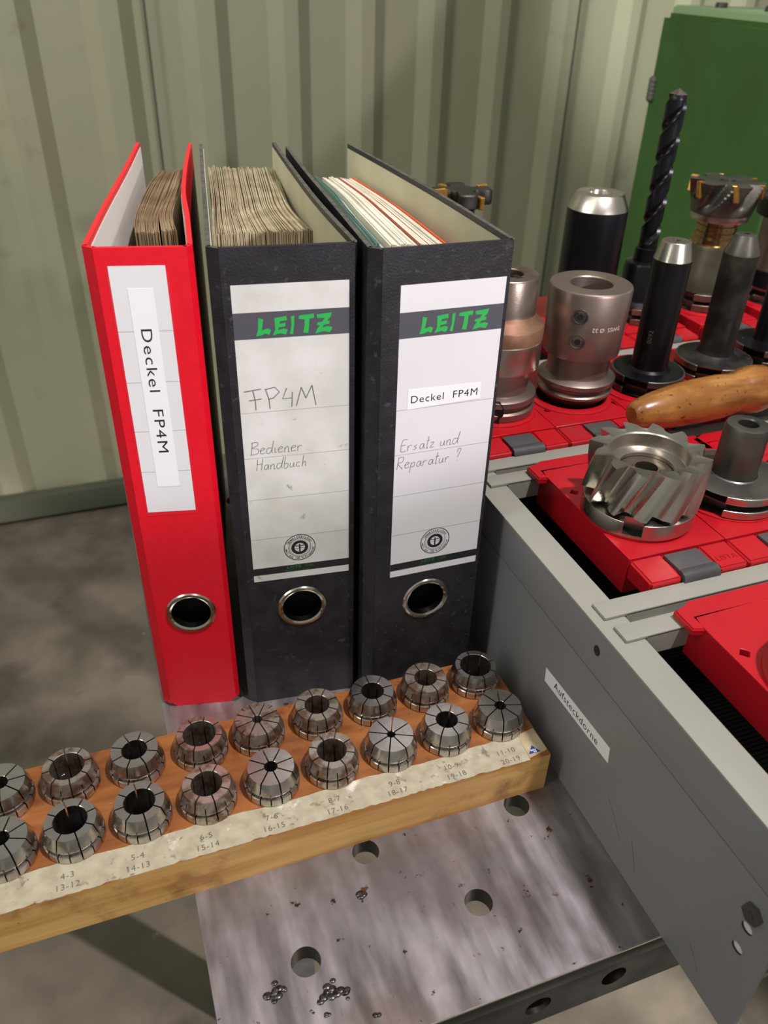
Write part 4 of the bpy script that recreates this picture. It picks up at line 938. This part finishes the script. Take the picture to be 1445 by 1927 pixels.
for (r, z) in ((27.0, 188.2), (25.2, 188.0), (24.4, 187.2), (24.2, 180), (23.6, 178.5), (17.6, 177.5), (17.0, 177.3), (17.0, 173.5)):
    nr = [bm.verts.new((cx + r * math.cos(-2 * PI * i / n + rot), cy + r * math.sin(-2 * PI * i / n + rot), z)) for i in range(n)]
    a, b = rings[-1], nr
    for i in range(n): bm.faces.new((a[i], b[i], b[(i + 1) % n], a[(i + 1) % n]))
    rings.append(nr)
bm.faces.new(rings[0]); finish(bm, 'toothed_body', 'steel', t, sharp=22)
bm = bmesh.new(); lathe(bm, [(17.0, 173.2), (16.6, 174.6), (9.2, 174.6), (8.4, 176.2), (7.2, 176.2), (7.0, 160), (0, 160)], cx, cy, 48, caps=False); finish(bm, 'clamping_hub', 'steel_brown', t)
# stub arbor
t = thing('stub_arbor', 'short dark stub arbor with bored boss on broad notched flange beside the shell mill', 'milling arbor', (382, 349, 143)); cx, cy = 383.5, 353.0
zt = sk_flange(t, cx, cy, 144, 'steel', math.radians(207), r=33.5, nw=19)
bm = bmesh.new(); lathe(bm, [(33, zt - .3), (30, zt + .6), (16, zt + 1.2), (15.0, zt + 2.0)], cx, cy, 56, caps=False); finish(bm, 'flange_face', 'grey_steel', t)
bm = bmesh.new(); lathe(bm, [(14.8, zt + .8), (14.3, zt + 6), (14.1, 194), (13.2, 196.6), (11.4, 197.3), (7.0, 197.3), (6.4, 196.4), (6.4, 180), (0, 180)], cx, cy, 56, caps=False); finish(bm, 'boss', 'grey_steel', t)
# flange in nearest carrier
t = thing('rusty_arbor', 'rusty flanged arbor cut off by the right picture edge in the nearest carrier', 'milling arbor', (318, 190, 143)); cx, cy = 317.0, 191.0
zt = sk_flange(t, cx, cy, 144, 'steel_brown', math.radians(100), r=31.5, h=(8, 3, 8))
bm = bmesh.new(); lathe(bm, [(31, zt - .2), (29, zt + .5), (15, zt + 2), (13, zt + 5), (13, 192), (8, 200), (0, 200)], cx, cy, 56, caps=False); finish(bm, 'shaft', 'rusty', t)

# ------------------------------------------------------------------ wooden handle lying across the carriers
t = thing('wooden_handle', 'thick varnished wooden handle lying across the red carriers between the tool rows', 'handle', (400, 432, 145))
P0, P1 = ray_z(1188, 778, 166), ray_z(1425, 722, 170)
P0.z, P1.z = 164.5, 166.0
ax = (P1 - P0); Lh = ax.length; ax.normalize(); s1 = ax.cross(Vector((0, 0, 1))).normalized(); s2 = s1.cross(ax)
prof = [(0, 0), (6, .2), (9.0, 2.5), (11.4, 8), (14.0, 20), (16.2, 38), (17.2, 58), (17.2, 80), (16.0, 90), (15.4, 95), (16.8, 100), (18.6, 107), (19.2, 114), (18.2, 122), (15, 128), (14.6, 134)]
bm = bmesh.new(); n = 40; rings = []
for r, x in prof:
    c = P0 + ax * (x * Lh / 118.0)
    rings.append([bm.verts.new(c)] if r == 0 else [bm.verts.new(c + s1 * r * math.cos(2 * PI * i / n) + s2 * r * math.sin(2 * PI * i / n)) for i in range(n)])
for a, b in zip(rings, rings[1:]):
    for i in range(n):
        if len(a) == 1: bm.faces.new((a[0], b[i], b[(i + 1) % n]))
        else: bm.faces.new((a[i], a[(i + 1) % n], b[(i + 1) % n], b[i]))
bm.faces.new(rings[-1]); finish(bm, 'turned_grip', 'handle_wood', t)
bm = bmesh.new(); rings = []
for r, x in ((15.0, 133.5), (15.4, 134), (15.4, 150), (15, 150.4), (0, 150.4)):
    c = P0 + ax * (x * Lh / 118.0)
    rings.append([bm.verts.new(c)] if r == 0 else [bm.verts.new(c + s1 * r * math.cos(2 * PI * i / n) + s2 * r * math.sin(2 * PI * i / n)) for i in range(n)])
for a, b in zip(rings, rings[1:]):
    for i in range(n):
        if len(b) == 1: bm.faces.new((a[i], a[(i + 1) % n], b[0]))
        else: bm.faces.new((a[i], a[(i + 1) % n], b[(i + 1) % n], b[i]))
finish(bm, 'ferrule', 'steel', t, label='bright metal ferrule')

# ------------------------------------------------------------------ green machine behind the drawer
t = thing('green_machine', 'big green painted machine cabinet standing behind the drawer', 'machine', (1150, 1150, FZ))
A = Vector((958.5, 1300)); Bq = Vector((858, 875)); dirv = (Bq - A).normalized(); nrm = Vector((-dirv.y, dirv.x))
pts = [A, Bq, Bq + nrm * 560, A + nrm * 560]
bm = bmesh.new(); prism(bm, [tuple(p) for p in pts], FZ, 392, 7); finish(bm, 'cabinet', 'green_machine', t)
bm = bmesh.new(); e = 3; prism(bm, [tuple(A + nrm * 10 - dirv * -6), tuple(Bq + nrm * 10), tuple(Bq + nrm * 550), tuple(A + nrm * 550)], 391.5, 403, 2.5); finish(bm, 'lid', 'green_light', t, label='pale green lid plate')
for s_ in (.28, .62):
    c = A + (Bq - A) * s_ + nrm * 34; bm = bmesh.new(); lathe(bm, [(9, 402.5), (9, 408), (7.5, 410), (0, 410)], c.x, c.y, 24, caps=False); finish(bm, 'cap_screw', 'grey_steel', t)
bm = bmesh.new(); 
for dz in (0, 6, 13, 19, 26): 
    q = bmesh.ops.create_icosphere(bm, subdivisions=2, radius=1)
    for v in q['verts']: v.co = Vector((A.x - 4 + v.co.x * 7, A.y - 8 + v.co.y * 9, 268 + dz + v.co.z * 8))
finish(bm, 'sealant_blob', 'lead', t, label='grey sealant blob on the corner')
